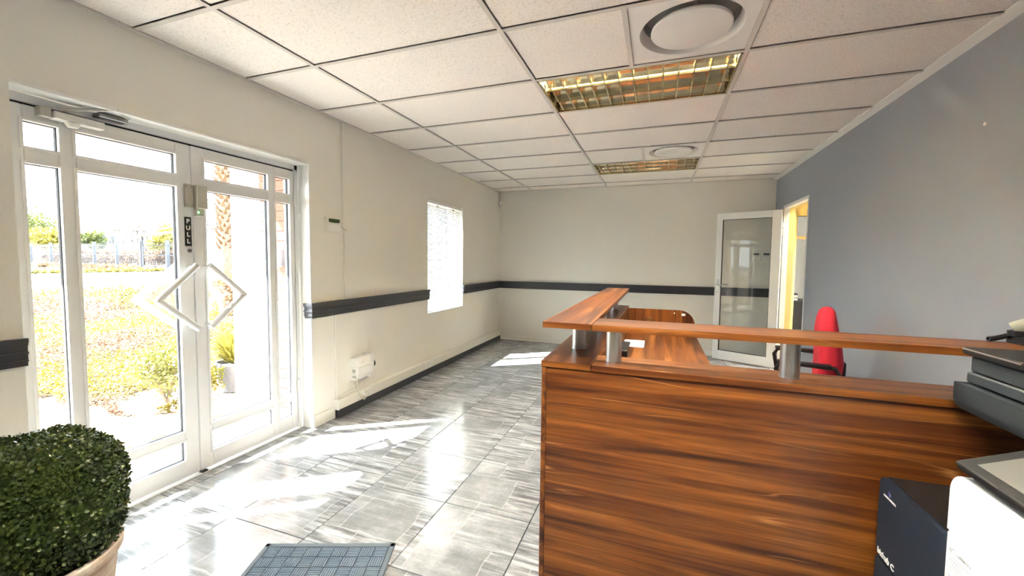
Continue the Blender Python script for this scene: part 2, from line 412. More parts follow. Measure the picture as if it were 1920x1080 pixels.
for i, x in enumerate(gx[1:-1]):
    MB().box(x-.012, x+.012, WF, WB, CZ-.005, CZ-.001).build('grid_bar', 'bar_white', ceil)
for y in gy[1:-1]:
    for i in range(4):
        MB().box(gx[i]+(.012 if i else 0), gx[i+1]-(.012 if i < 3 else 0), y-.012, y+.012, CZ-.005, CZ-.001).build('grid_bar', 'bar_white', ceil)
for r in diff_rows:
    y = GY + .6*r; x = gx[2]+.6
    MB().box(x-.012, x+.012, y+.012, y+.588, CZ-.005, CZ-.001).build('grid_bar', 'bar_white', ceil)
tag(MB().box(WL, WL+.022, WF, WB, CZ-.008, CZ+.02).build('trim_1', 'bar_white'), 'white ceiling edge angle along the entrance wall', 'trim', kind='structure')
tag(MB().box(WL, WR, WB-.022, WB, CZ-.008, CZ+.02).build('trim_2', 'bar_white'), 'white ceiling edge angle along the wall behind the open glass door', 'trim', kind='structure')
cov = MB().prism([(WR, CZ-.03), (WR, CZ+.02), (WR-.045, CZ+.02), (WR-.045, CZ-.004)], WF, WB, 1)
tag(cov.build('trim_3', 'white_paint'), 'pale cornice strip between grey wall and ceiling', 'trim', kind='structure')

# ---- dark moulded dado rail
RZ0, RZ1 = .884, 1.004
BANDS = [(0, .16, .016), (.16, .22, .024), (.22, .44, .020), (.44, .52, .028), (.52, .74, .020), (.74, .84, .026), (.84, 1, .030)]
def rail_left(y0, y1, name, label):
    m = MB()
    for a, b, d in BANDS: m.box(WL, WL+d, y0, y1, RZ0+(RZ1-RZ0)*a, RZ0+(RZ1-RZ0)*b)
    return tag(m.build(name, 'rail_dark'), label, 'rail', kind='structure')
rail_left(WF, DY0+.004, 'trim_4', 'black moulded dado rail ending at the hinge side of the entrance doors')
m = MB()
for a, b, d in BANDS:
    z0, z1 = RZ0+(RZ1-RZ0)*a, RZ0+(RZ1-RZ0)*b
    m.box(WL, WL+d, DY1-d, WY0+.012, z0, z1); m.box(WL-.06, WL, DY1-d, DY1, z0, z1)
tag(m.build('trim_5', 'rail_dark'), 'black moulded dado rail between entrance doors and window', 'rail', kind='structure')
rail_left(WY1-.012, WB-.03, 'trim_6', 'short black dado rail between window and room corner')
m = MB()
for a, b, d in BANDS: m.box(WL, WR, WB-d, WB, RZ0+(RZ1-RZ0)*a, RZ0+(RZ1-RZ0)*b)
tag(m.build('trim_7', 'rail_dark'), 'black moulded dado rail passing behind the glass door', 'rail', kind='structure')

# ---- skirtings
tag(MB().box(WL, WR, WB-.012, WB, 0, .075, .003, 1).build('baseboard_back', 'wall_cream'), 'low cream skirting under the wall behind the desk', 'skirting', kind='structure')
tag(MB().box(WL, WL+.012, DY1, 2.69, 0, .10, .003, 1).box(WL-.08, WL+.012, DY1-.012, DY1, 0, .10, .003, 1).build('baseboard_left', 'wall_cream'),
    'cream tiled skirting beside the entrance doors', 'skirting', kind='structure')
tag(MB().box(WL, WL+.012, WF, DY0, 0, .10, .003, 1).build('baseboard_front', 'wall_cream'), 'cream skirting beside the potted box ball', 'skirting', kind='structure')
tag(MB().box(WR-.012, WR, WF, RY0-.03, 0, .10, .003, 1).build('baseboard_right', 'skirting_dark'), 'dark skirting under the grey wall', 'skirting', kind='structure')

# ---- white reveal edge strip of the entrance opening
m = MB().box(WL-.10, WL+.004, DY1-.014, DY1+.004, 0, DZ+.004, .004, 2).box(WL-.10, WL+.004, DY0, DY1-.014, DZ-.014, DZ+.004, .004, 2)
tag(m.build('trim_8', 'white_paint'), 'white painted edge around the entrance door opening', 'trim', kind='structure')

# ================================================================== ENTRANCE DOORS
XD = -2.67                                        # inner face
fr = MB().box(XD-.07, XD+.004, DY0, DY0+.028, 0, DZ-.014).box(XD-.07, XD+.004, DY1-.042, DY1-.014, 0, DZ-.014).box(XD-.07, XD+.004, DY0, DY1-.014, DZ-.05, DZ-.014)
fr.box(XD-.07, XD+.02, DY0, DY1, -.004, .004)
dframe = tag(fr.build('door_1', 'door_alu'), 'white aluminium frame around the double entrance doors', 'door frame', kind='structure')
MB().box(XD-.040, XD-.016, DY0+.028, DY1-.042, 2.026, 2.040).build('head_gap_filler', 'rubber', dframe)  # black filler in the head gap, paints its shade line and stops daylight
for z in (.35, 1.12, 1.80):
    MB().tube([(XD+.012, DY1-.045, z-.045), (XD+.012, DY1-.045, z+.045)], .010, 10).build('hinge', 'door_alu', dframe, True)
def leaf(name, ya, yb, small_first, label):
    """glazed leaf: two columns (one narrow) by three rows of panes"""
    st, x0, x1 = .068, XD-.045, XD
    zt, zb = 2.028, .012
    rows = [(.118, .236), (.300, 1.770), (1.846, 1.958)]
    if small_first: cols = [(1.002, 1.115), (1.176, yb-.082)]
    else: cols = [(ya+.076, 2.206), (2.267, 2.387)]
    m = MB(); bv = .004
    ys_ = [ya, cols[0][0], cols[0][1], cols[1][0], cols[1][1], yb]
    for a, b in ((ys_[0], ys_[1]), (ys_[2], ys_[3]), (ys_[4], ys_[5])): m.box(x0, x1, a, b, zb, zt, bv, 1)
    zz = [zb, rows[0][0], rows[0][1], rows[1][0], rows[1][1], rows[2][0], rows[2][1], zt]
    for a, b in ((zz[0], zz[1]), (zz[2], zz[3]), (zz[4], zz[5]), (zz[6], zz[7])):
        for c0, c1 in cols: m.box(x0, x1, c0-.001, c1+.001, a, b, bv, 1)
    d = tag(m.build(name, 'door_alu'), label, 'door', kind='structure')
    for c0, c1 in cols:
        for r0_, r1_ in rows:
            MB().box(x0+.018, x0+.024, c0-.004, c1+.004, r0_-.004, r1_+.004).build('pane', 'glass_clear', d)
            b = MB(); t = .006                       # dark glazing gasket round each pane
            b.box(x0+.012, x0+.030, c0-.001, c0+t*.5, r0_, r1_).box(x0+.012, x0+.030, c1-t*.5, c1+.001, r0_, r1_)
            b.box(x0+.012, x0+.030, c0, c1, r0_-.001, r0_+t*.5).box(x0+.012, x0+.030, c0, c1, r1_-t*.5, r1_+.001)
            b.build('gasket', 'door_gap', d)
            e = MB(); w = .013                       # raised glazing bead
            e.box(x1-.002, x1+.005, c0-w, c0-.001, r0_-w, r1_+w).box(x1-.002, x1+.005, c1+.001, c1+w, r0_-w, r1_+w)
            e.box(x1-.002, x1+.005, c0-.001, c1+.001, r0_-w, r0_-.001).box(x1-.002, x1+.005, c0-.001, c1+.001, r1_+.001, r1_+w)
            e.build('glazing_bead', 'door_alu', d)
    return d
YM = 1.692
dl = leaf('door_2', DY0+.03, YM-.002, True, 'glazed white entrance door leaf bearing the PULL sign and door closer')
dr = leaf('door_3', YM+.002, DY1-.044, False, 'glazed white entrance door leaf beside the brick pier')
def vhandle(d, x, ends_y, apex_y, z_t, z_m, z_b, inward):
    r = .0185; xo = x + (.06 if inward else -.06)
    p1, p2, p3 = Vector((xo, ends_y, z_t)), Vector((xo, apex_y, z_m)), Vector((xo, ends_y, z_b))
    h = MB(); h.tube([p1, p2 + (p2-p1).normalized()*.012], r, 14).tube([p3, p2 + (p2-p3).normalized()*.012], r, 14)
    hh = h.build('handle', 'handle_white', d, True)
    for p in (p1, p3):
        q = p + (p2-p).normalized()*.02
        MB().tube([q, (x, q.y, q.z)], .011, 10).build('standoff', 'handle_white', hh, True)
vhandle(dl, XD, 1.672, 1.462, 1.309, 1.113, .922, True)
vhandle(dr, XD, 1.742, 1.958, 1.309, 1.113, .922, True)
vhandle(dl, XD-.045, 1.66, 1.445, 1.309, 1.113, .922, False)
vhandle(dr, XD-.045, 1.76, 1.90, 1.245, 1.113, .985, False)
# magnetic lock, sign, closer
MB().box(XD, XD+.012, 1.648, 1.694, 1.655, 1.795, .002, 1).build('lock_plate', 'lock_grey', dl)
lk = MB().box(XD, XD+.038, 1.70, 1.762, 1.652, 1.795, .004, 1).build('magnetic_lock', 'lock_grey', dr)
MB().box(XD, XD+.03, 1.70, 1.744, 1.606, 1.650, .003, 1).build('lock_sensor', 'lock_grey', dr)
MB().box(XD+.03, XD+.032, 1.704, 1.712, 1.626, 1.632).build('indicator_light', 'led_green', dr, label='small lit green indicator')
for yy, zz in ((1.655, 1.67), (1.655, 1.78), (1.686, 1.67), (1.686, 1.78)):
    MB().tube([(XD+.012, yy, zz), (XD+.0135, yy, zz)], .004, 8).build('screw', 'steel_dark', dl)
MB().tube([(XD+.018, 1.762, 1.715), (XD+.018, 1.776, 1.715)], .005, 8).build('lock_bolt', 'steel', dr)
sg = MB().box(XD, XD+.002, 1.646, 1.683, 1.424, 1.598).build('pull_sign', 'black_plastic', dl, label='black vertical sign reading PULL in white')
for i, ch in enumerate('PULL'):
    text_mesh('lettering', ch, .036, 'white_ink', sg, (XD+.0026, 1.6645, 1.572 - .040*i), (0, 1, 0), (0, 0, 1), bold=.0012)
lc = MB().tube([(XD, 1.668, 1.396), (XD+.008, 1.668, 1.396)], .011, 12).build('lock_cylinder', 'steel_dark', dl)
MB().box(XD, XD+.05, 1.085, 1.27, 1.985, 2.022, .006, 2).build('door_closer', 'white_paint', dl)
MB().box(XD, XD+.045, 1.040, 1.082, 1.985, 2.03, .004, 1).build('closer_bracket', 'lock_grey', dl)
MB().lathe([(0, 1.962), (.018, 1.966), (.026, 1.978), (.027, 1.986)], XD+.03, 1.155, 14).build('closer_knob', 'white_plastic', dl, True)
MB().tube([(XD+.03, 1.11, 2.035), (XD+.115, 1.29, 2.085), (XD+.06, 1.36, 2.07)], .008, 8).build('closer_arm', 'lock_grey', dl)
MB().box(XD+.005, XD+.06, 1.24, 1.36, 2.045, 2.065, .003, 1).build('closer_track', 'steel_dark', dframe)
for y in (1.61, 1.80): MB().box(XD, XD+.004, y, y+.05, 2.005, 2.017).build('latch_plate', 'white_paint', dl if y < YM else dr)
MB().box(XD-.03, XD+.02, YM-.004, YM+.03, .004, .014).build('floor_bolt', 'black_plastic', dr)
hk = MB().tube([(XD+.005, 2.452, 1.70), (XD+.03, 2.452, 1.715), (XD+.045, 2.452, 1.70), (XD+.04, 2.452, 1.685)], .004, 8).build('hook', 'white_paint', dframe, True)

# ================================================================== WINDOW WITH BLIND
XW = -2.71
m = MB(); f = .045
m.box(XW-.03, XW+.02, WY0, WY0+f, WZ0, WZ1).box(XW-.03, XW+.02, WY1-f, WY1, WZ0, WZ1).box(XW-.03, XW+.02, WY0, WY1, WZ0, WZ0+f).box(XW-.03, XW+.02, WY0, WY1, WZ1-f, WZ1)
m.box(XW-.03, XW+.02, 4.63, 4.67, WZ0, WZ1)
win1 = tag(m.build('window_1', 'white_alu'), 'white-framed window behind the venetian blind', 'window', kind='structure')
MB().box(XW-.006, XW, WY0+f, 4.63, WZ0+f, WZ1-f).build('pane', 'glass_clear', win1)
MB().box(XW-.006, XW, 4.67, WY1-f, WZ0+f, WZ1-f).build('pane', 'glass_clear', win1)
MB().box(XW, WL+.004, WY0, WY1, WZ0-.012, WZ0+.004, .003, 1).build('window_sill', 'white_paint', win1)
bl = thing('venetian_blind', (-2.60, 4.65, WZ0), 'white venetian blind with lowered tilted slats in the window recess', 'blind')
XB = -2.592
MB().box(XB-.02, XB+.02, WY0+.008, WY1-.008, WZ1-.04, WZ1-.002, .003, 1).build('head_rail', 'blind_slat', bl)
MB().box(XB-.012, XB+.012, WY0+.01, WY1-.01, WZ0+.008, WZ0+.022, .003, 1).build('bottom_rail', 'blind_slat', bl)
slat = MB(); L2 = (WY1-WY0)/2-.012; prof = [(-.0125, 0), (-.006, .0016), (0, .0022), (.006, .0016), (.0125, 0)]
for (a, b), (c, d) in zip(prof, prof[1:]):
    slat.quad((a, -L2, b), (c, -L2, d), (c, L2, d), (a, L2, b))
    slat.quad((a, -L2, b-.0006), (a, L2, b-.0006), (c, L2, d-.0006), (c, -L2, d-.0006))
slat_me = slat.mesh('slat', 'blind_slat', True, normals=False)
z = WZ0+.04; k = 0
while z < WZ1-.05:
    inst('slat', slat_me, bl, (XB, 4.65, z), (0, math.radians(50), 0)); z += .0215
for y in (4.31, 4.65, 4.99):
    MB().box(XB+.012, XB+.0135, y-.003, y+.003, WZ0+.02, WZ1-.04).build('ladder_tape', 'blind_slat', bl)
MB().tube([(XB+.025, 4.98, WZ1-.04), (XB+.026, 4.98, 1.15)], .004, 8).build('tilt_wand', 'white_plastic', bl)

# ================================================================== FITTINGS ON THE ENTRANCE WALL
# alarm keypad
t = thing('alarm_keypad', (WL, 2.69, 1.575), 'cream alarm keypad with green display beside the entrance doors', 'keypad')
MB().prism(rounded(2.612, 2.770, 1.577, 1.692, .010), WL, WL+.024, 0).build('case', 'cream_plastic', t)
MB().box(WL+.024, WL+.030, 2.618, 2.764, 1.582, 1.640, .003, 1).build('flap', 'white_plastic', t)
MB().prism([(2.638, 1.656), (2.675, 1.652), (2.720, 1.652), (2.758, 1.656), (2.758, 1.684), (2.638, 1.684)], WL+.023, WL+.0255, 0).build('display', 'lcd_green', t)
# conduits
t = thing('cable_conduit', (WL, 2.83, 1.0), 'slim cream conduit dropping from ceiling to dado rail beside the keypad', 'conduit')
MB().box(WL, WL+.014, 2.812, 2.842, 1.60, CZ-.005, .003, 1).build('upper_cover', 'wall_cream', t)
MB().box(WL, WL+.017, 2.822, 2.848, 1.010, 1.598, .003, 1).build('lower_cover', 'cream_plastic', t)
MB().box(WL, WL+.015, 2.502, 2.830, 1.005, 1.018, .003, 1).build('cross_cover', 'cream_plastic', t)
MB().tube([(WL+.010, 2.772, 1.63), (WL+.012, 2.80, 1.626), (WL+.012, 2.815, 1.61), (WL+.018, 2.845, 1.60)], .003, 6).build('cable', 'lock_grey', t)
t = thing('cable_conduit', (WL, 2.71, .16), 'slim cream conduit running from dado rail down to the socket trunking', 'conduit')
MB().box(WL, WL+.018, 2.700, 2.722, .16, .884, .003, 1).build('riser_cover', 'cream_plastic', t)
MB().box(WL, WL+.012, 2.50, 2.70, .872, .884, .003, 1).build('cross_cover', 'cream_plastic', t)
MB().box(WL, WL+.018, 2.722, 2.955, .160, .178, .003, 1).build('base_cover', 'cream_plastic', t)
# wall box with cord
t = thing('dosing_box', (WL, 3.0, .27), 'white plastic wall-mounted box with black dial and hanging cord above the trunking', 'wall box')
prof = [(2.885, .285), (2.905, .275), (2.99, .268), (3.03, .275), (3.075, .305), (3.10, .345), (3.105, .49), (2.885, .49)]
MB().prism([(WL, .47), (WL+.085, .478), (WL+.092, .40), (WL+.092, .3950), (WL, .3950)], 2.885, 3.05, 1).build('case_lid', 'white_plastic', t)
MB().prism([(WL, .3915), (WL+.092, .3915), (WL+.092, .33), (WL+.08, .285), (WL+.05, .272), (WL, .272)], 2.885, 3.05, 1).build('case', 'white_plastic', t)
MB().prism([(3.05, .272), (3.085, .30), (3.105, .345), (3.108, .478), (3.05, .476)], WL, WL+.085, 0).build('side_cover', 'white_paint', t)
MB().box(WL, WL+.084, 2.892, 3.048, .389, .398).build('inner_case', 'white_plastic', t)
MB().tube([(WL+.05, 3.106, .38), (WL+.05, 3.128, .38)], .036, 18).build('dial', 'black_plastic', t, True)
MB().box(WL+.03, WL+.07, 2.880, 2.887, .30, .315).build('clip', 'lock_grey', t); MB().box(WL+.03, WL+.06, 2.880, 2.887, .345, .375).build('clip', 'lock_grey', t)
MB().box(WL+.0915, WL+.0928, 2.935, 2.955, .435, .439).build('slot', 'lock_grey', t)
MB().tube([(WL+.06, 2.89, .335), (WL+.075, 2.883, .27), (WL+.085, 2.895, .19), (WL+.085, 2.93, .115), (WL+.085, 2.965, .085), (WL+.085, 2.985, .09), (WL+.07, 2.985, .115)], .005, 8).build('cord', 'cable', t, True)
MB().tube([(WL+.02, 2.965, .275), (WL+.018, 2.955, .23), (WL+.012, 2.95, .178)], .004, 6).build('lead', 'cable', t)
# trunking and its dark skirting
TX = WL+.050
t = thing('socket_trunking', (WL, 4.5, .075), 'long cream cable trunking with sockets above the dark skirting', 'trunking')
MB().box(WL, TX, 2.690, WB-.02, .076, .162, .004, 2).build('cover', 'cream_plastic', t)
MB().box(WL-.0, TX+.002, 2.688, 2.694, .075, .163).build('end_cap', 'white_plastic', t)
for y in (2.965, 3.075, 4.06, 4.16, 5.66, 5.76):
    pl = MB().box(TX, TX+.006, y-.045, y+.045, .084, .154, .003, 1).build('socket_plate', 'white_plastic', t)
    for dy, dz, r in ((-.012, .01, .004), (.012, .01, .004), (0, -.012, .005)):
        MB().tube([(TX+.0055, y-.012+dy, .12+dz), (TX+.0068, y-.012+dy, .12+dz)], r, 8).build('socket_hole', 'lock_grey', pl)
    MB().box(TX+.006, TX+.010, y+.018, y+.036, .105, .133, .002, 1).build('switch', 'white_paint', pl)
MB().tube([(TX+.006, 2.985, .118), (TX+.045, 2.985, .118)], [.018, .013], 12).build('plug', 'white_plastic', t)
tag(MB().box(WL, TX-.006, 2.700, WB-.012, 0, .075, .004, 1).build('trim_9', 'skirting_dark'), 'black skirting under the socket trunking', 'skirting', kind='structure')
# PIR sensor and cable
t = thing('motion_sensor', (WL, WB, 2.26), 'small white motion sensor high in the room corner beside the window', 'sensor')
m = MB().prism([(WL+.005, WB-.055), (WL+.055, WB-.005), (WL+.085, WB-.04), (WL+.07, WB-.075), (WL+.04, WB-.085)], 2.255, 2.345, 2)
m.build('case', 'white_plastic', t)
MB().box(WL+.052, WL+.075, WB-.075, WB-.052, 2.268, 2.29).build('lens', 'steel_dark', t)
MB().tube([(WL+.012, WB-.012, 2.33), (WL+.010, WB-.010, CZ-.01)], .005, 6).build('cable', 'cable', t)
# thermostats
for x, lb in ((1.286, 'white thermostat with dark display, farther from the grey wall'), (1.408, 'white thermostat with dark display, beside the grey wall')):
    t = thing('thermostat', (x, WB, 1.39), lb, 'thermostat', 'pair of thermostats on the cream wall')
    MB().box(x-.056, x+.056, WB-.022, WB, 1.390, 1.505, .005, 2).build('case', 'white_plastic', t)
    MB().box(x-.036, x+.038, WB-.0235, WB-.021, 1.466, 1.492).build('display', 'lcd_dark', t)
    for k in range(5): MB().box(x-.036+k*.015, x-.026+k*.015, WB-.0245, WB-.021, 1.449, 1.456).build('button', 'print_ink', t)
# small nail mark on grey wall
t = tag(MB().tube([(WR, 2.698, 2.053), (WR-.006, 2.698, 2.053)], .009, 10).build('wall_plug', 'white_plastic', base=(WR, 2.698, 2.053)), 'tiny white wall plug high on the grey wall', 'wall plug')

# ================================================================== RIGHT DOORWAY, OPEN GLASS DOOR, NEXT ROOM
m = MB()
m.box(WR-.004, WR+.055, RY0-.001, RY0+.022, 0, RZ).box(WR-.004, WR+.055, RY1-.03, RY1+.001, 0, RZ).box(WR-.004, WR+.055, RY0, RY1, RZ-.035, RZ+.001)
jm = tag(m.build('door_4', 'white_alu'), 'white frame of the doorway in the grey wall', 'door frame', kind='structure')
for z in (.30, 1.75, 1.85): MB().tube([(WR-.008, RY1-.035, z-.04), (WR-.008, RY1-.035, z+.04)], .009, 10).build('hinge', 'white_alu', jm, True)
hx, hy, ex, ey = 1.470, 6.022, .772, 6.335
ang = math.atan2(ey-hy, ex-hx); wd = math.hypot(ex-hx, ey-hy)
d5 = thing('door_5', (hx, hy, 0), 'white-framed glass door standing open against the cream wall', 'door', kind='structure', local=True, rz=ang)
m = MB(); T = .022
m.box(0, .105, -T, T, .008, 2.035, .003, 1).box(wd-.075, wd, -T, T, .008, 2.035, .003, 1)
m.box(.105, wd-.075, -T, T, .008, .135, .003, 1).box(.105, wd-.075, -T, T, 1.945, 2.035, .003, 1)
m.build('frame', 'white_alu', d5)
MB().box(.105, wd-.075, -.004, .004, .135, 1.945).build('pane', 'glass_door', d5)
b = MB()
for sgn in (-1, 1):
    yy = sgn*.010
    b.box(.103, .110, yy-.003, yy+.003, .135, 1.945).box(wd-.080, wd-.073, yy-.003, yy+.003, .135, 1.945).box(.105, wd-.075, yy-.003, yy+.003, .132, .139).box(.105, wd-.075, yy-.003, yy+.003, 1.941, 1.948)
b.build('gasket', 'door_gap', d5)
for sgn in (-1, 1):
    hp = MB().box(wd-.055, wd-.022, sgn*T, sgn*(T+.006), .90, 1.12, .003, 1).build('handle_plate', 'steel', d5)
    MB().tube([(wd-.038, sgn*T, 1.05), (wd-.038, sgn*(T+.045), 1.05), (wd-.15, sgn*(T+.05), 1.052)], .009, 10).build('lever', 'steel', hp, True)
    MB().tube([(wd-.038, sgn*T, .95), (wd-.038, sgn*(T+.012), .95)], .010, 10).build('key_cylinder', 'steel_dark', hp)
# next room
NX0, NX1, NY0, NY1 = WR+.12, 3.6, 3.6, 7.15
DX0, DX1 = 1.935, 2.75
m = MB().box(NX0, DX0, NY1, NY1+.1, 0, TOP).box(DX1, NX1+.1, NY1, NY1+.1, 0, TOP).box(DX0, DX1, NY1, NY1+.1, 2.06, TOP)
m.box(NX1, NX1+.1, NY0, NY1, 0, TOP).box(NX0, NX1+.1, NY0-.1, NY0, 0, TOP)
m.box(NX0-.12, NX0, WB+.12, NY1+.1, 0, TOP).box(DX0-.7, NX0-.12, NY1, NY1+.1, 0, TOP)
m.box(WR+.055, NX0+.004, RY1-.022, RY1+.003, 0, RZ).box(WR+.055, NX0+.004, RY0-.003, RY0+.014, 0, RZ).box(WR+.055, NX0+.004, RY0, RY1, RZ-.025, RZ+.003)
m.box(NX0, NX0+.004, RY1, NY1, 0, 2.56)
tag(m.build('wall_corridor', 'wall_yellow'), 'yellowish wall of the next room seen through the doorway', 'wall', kind='structure')
tag(MB().box(NX0, NX1+.1, NY0-.1, NY1+2.2, -.12, 0).build('floor_corridor', 'porch_tile'), 'pale floor of the next room', 'floor', kind='structure')
tag(MB().box(NX0-.12, NX1+.1, NY0-.1, NY1, 2.56, 2.66).box(DX0-.7, NX1+.1, NY1, NY1+2.2, 2.56, 2.66).build('ceiling_corridor', 'wall_white'), 'white ceiling of the next room', 'ceiling', kind='structure')
m = MB().box(DX0-.05, DX0, NY1-.02, NY1+.1, 0, 2.10).box(DX1, DX1+.05, NY1-.02, NY1+.1, 0, 2.10).box(DX0-.05, DX1+.05, NY1-.02, NY1+.1, 2.06, 2.12).box(DX0, DX1, NY1-.01, NY1+.05, 1.72, 1.76)
tag(m.build('door_6', 'wall_yellow'), 'cream inner door frame in the next room', 'door frame', kind='structure')
m = MB().box(DX0-.6, NX1+.1, NY1+2.1, NY1+2.2, 0, TOP).box(NX1, NX1+.1, NY1+.1, NY1+2.2, 0, TOP).box(DX0-.7, DX0-.6, NY1+.1, NY1+2.2, 0, TOP)
tag(m.build('wall_office', 'wall_white'), 'bright white wall beyond the inner door', 'wall', kind='structure')
t = thing('wall_dispenser', (1.795, NY1, 1.45), 'round white device on the yellowish wall of the next room', 'wall device')
MB().tube([(1.795, NY1-.05, 1.47), (1.795, NY1, 1.47)], [.045, .055], 16).build('body', 'white_plastic', t, True)
MB().box(1.80, 1.85, NY1-.03, NY1, 1.52, 1.58, .004, 1).build('bracket', 'black_plastic', t)
t = thing('office_cupboard', (2.35, NY1+1.2, 0), 'dark low cupboard with papers beyond the inner door', 'cupboard')
MB().box(1.95, 2.7, NY1+.9, NY1+1.4, 0, .70, .005, 1).build('body', 'black_plastic', t)
MB().box(1.93, 2.72, NY1+.88, NY1+1.42, .70, .73, .004, 1).build('top', 'printer_grey', t)
for k in range(4):
    tag(MB().box(1.97, 2.25, NY1+.93, NY1+1.15, .731+.03*k, .759+.03*k, .003, 1).build('binder', ['paper', 'lock_grey', 'paper', 'printer_grey'][k], base=(2.1, NY1+1.0, .73+.03*k)),
        'flat binder stacked on the dark cupboard, %s' % ['pale one at the bottom', 'beige one above the lowest', 'pale one under the dark one', 'dark one on top'][k], 'binder', 'binders on the cupboard')

# ================================================================== CEILING FITTINGS
def make_light(lit=(0,)):
    t = thing('ceiling_light', (0, 0, 0), '', 'ceiling light', 'recessed louvre lights in the ceiling grid', local=True)
    X, Y, D = .588, .288, .085
    m = MB().box(-X, X, -Y, Y, D-.004, D).box(-X, -X+.004, -Y, Y, 0, D).box(X-.004, X, -Y, Y, 0, D).box(-X, X, -Y, -Y+.004, 0, D).box(-X, X, Y-.004, Y, 0, D)
    m.build('housing', 'troffer_inner', t)
    m = MB().box(-X, X, -Y, -Y+.012, -.006, .004).box(-X, X, Y-.012, Y, -.006, .004).box(-X, -X+.012, -Y, Y, -.006, .004).box(X-.012, X, -Y, Y, -.006, .004)
    m.build('rim', 'gold_louvre', t)
    bay = 2*Y/3
    for b in range(3):
        yc = -Y + bay*(b+.5)
        r = MB()                                           # parabolic side reflectors of one bay
        for sgn in (-1, 1):
            pts = [(yc+sgn*(bay/2-.003), 0), (yc+sgn*(bay/2-.008), .02), (yc+sgn*(bay/2-.020), .046), (yc+sgn*(bay/2-.042), .066), (yc+sgn*.02, .079), (yc, .081)]
            for (a, c), (e, d) in zip(pts, pts[1:]): r.quad((-X+.01, a, c), (X-.01, a, c), (X-.01, e, d), (-X+.01, e, d))
        r.build('reflector', 'gold_louvre', t, True)
        MB().tube([(-X+.03, yc, .066), (X-.03, yc, .066)], .009, 12).build('tube', 'tube_lit' if b in lit else 'tube_off', t, True)
    blade = MB()
    h = bay/2-.006
    pts = [(-h, .0), (h, .0), (h-.004, .028), (h*.62, .050), (0, .054), (-h*.62, .050), (-h+.004, .028)]
    lo = [blade.bm.verts.new((-.0042 if z < .001 else -.0012, y, z)) for y, z in pts]; hi = [blade.bm.verts.new((.0042 if z < .001 else .0012, y, z)) for y, z in pts]
    blade.bm.faces.new(lo[::-1]); blade.bm.faces.new(hi)
    for q in range(len(pts)): blade.bm.faces.new((lo[q], lo[(q+1) % len(pts)], hi[(q+1) % len(pts)], hi[q]))
    bm_ = blade.mesh('louvre_blade', 'gold_louvre')
    for b in range(3):
        for k in range(13):
            inst('louvre_blade', bm_, t, (-X+.012+(2*X-.024)*(k+.5)/13, -Y+bay*(b+.5), 0))
    return t
for r, lit, lb in ((2, (0,), 'fluorescent louvre light with one lit tube above the reception counter'), (6, (), 'unlit fluorescent louvre light near the cream end wall')):
    o = make_light(lit); o.location = (gx[2]+.6, GY+.6*r+.3, CZ); o['label'] = lb
# the fixtures repeat every fourth row; the next one of the line hangs just above the viewer and lights the counter front
o = make_light((0,)); o.name = 'ceiling_light_offscreen'; o.location = (gx[2]+.6, GY-1.2+.3, CZ); o['label'] = 'fluorescent louvre light of the same line, over the floor between door mat and copier'
# the next room is lit in the photograph; its own ceiling light hangs out of sight behind the grey wall
o = make_light((0, 1)); o.name = 'room_light_offscreen'; o.location = (2.5, 5.9, 2.47); o['label'] = 'fluorescent louvre light in the next room'; o['group'] = 'light of the next room'
for r, lb in ((1, 'round white air diffuser in a square ceiling panel above the reception counter'), (5, 'round white air diffuser in a square ceiling panel near the end wall')):
    cx, cy = gx[2]+.9, GY+.6*r+.3
    t = thing('air_diffuser', (cx, cy, CZ), lb, 'air vent', 'round air diffusers in the ceiling')
    m = MB(); n = 48; R = .243; h = .288
    # square panel with a round hole
    rim = []; sq = []
    for k in range(n):
        a = 2*PI*k/n; c, s_ = math.cos(a), math.sin(a); q = h/max(abs(c), abs(s_))
        rim.append(m.bm.verts.new((cx+R*c, cy+R*s_, CZ+.002))); sq.append(m.bm.verts.new((cx+q*c, cy+q*s_, CZ+.002)))
    for k in range(n): m.bm.faces.new((rim[k], sq[k], sq[(k+1) % n], rim[(k+1) % n]))
    m.build('panel', 'diffuser_white', t)
    MB().lathe([(R, CZ+.002), (R-.004, CZ+.006), (R-.010, CZ+.022), (R-.020, CZ+.052)], cx, cy, 48).build('bowl', 'diffuser_white', t, True)
    MB().lathe([(R-.020, CZ+.052), (R-.022, CZ+.098), (0, CZ+.100)], cx, cy, 48).build('throat', 'recess_grey', t, True)
    MB().lathe([(0, CZ-.004), (.176, CZ-.004), (.186, CZ-.001), (.189, CZ+.006), (.186, CZ+.014), (.17, CZ+.016), (0, CZ+.016)], cx+.0, cy, 48).build('disc', 'diffuser_white', t, True)
    for a in (.6, 2.7, 4.8): MB().box(cx+.12*math.cos(a)-.008, cx+.12*math.cos(a)+.008, cy+.12*math.sin(a)-.008, cy+.12*math.sin(a)+.008, CZ+.010, CZ+.095).build('bracket', 'recess_grey', t)

# ================================================================== RECEPTION COUNTER
CY0, CXL, AW, CYF = 1.60, -.4388, .2035, 3.925
H1, H2, TH = .950, 1.1115, .0245
FD = .188
ctr = thing('reception_counter', (.3, 1.7, 0), 'walnut laminate reception counter with raised shelf on steel posts', 'counter')
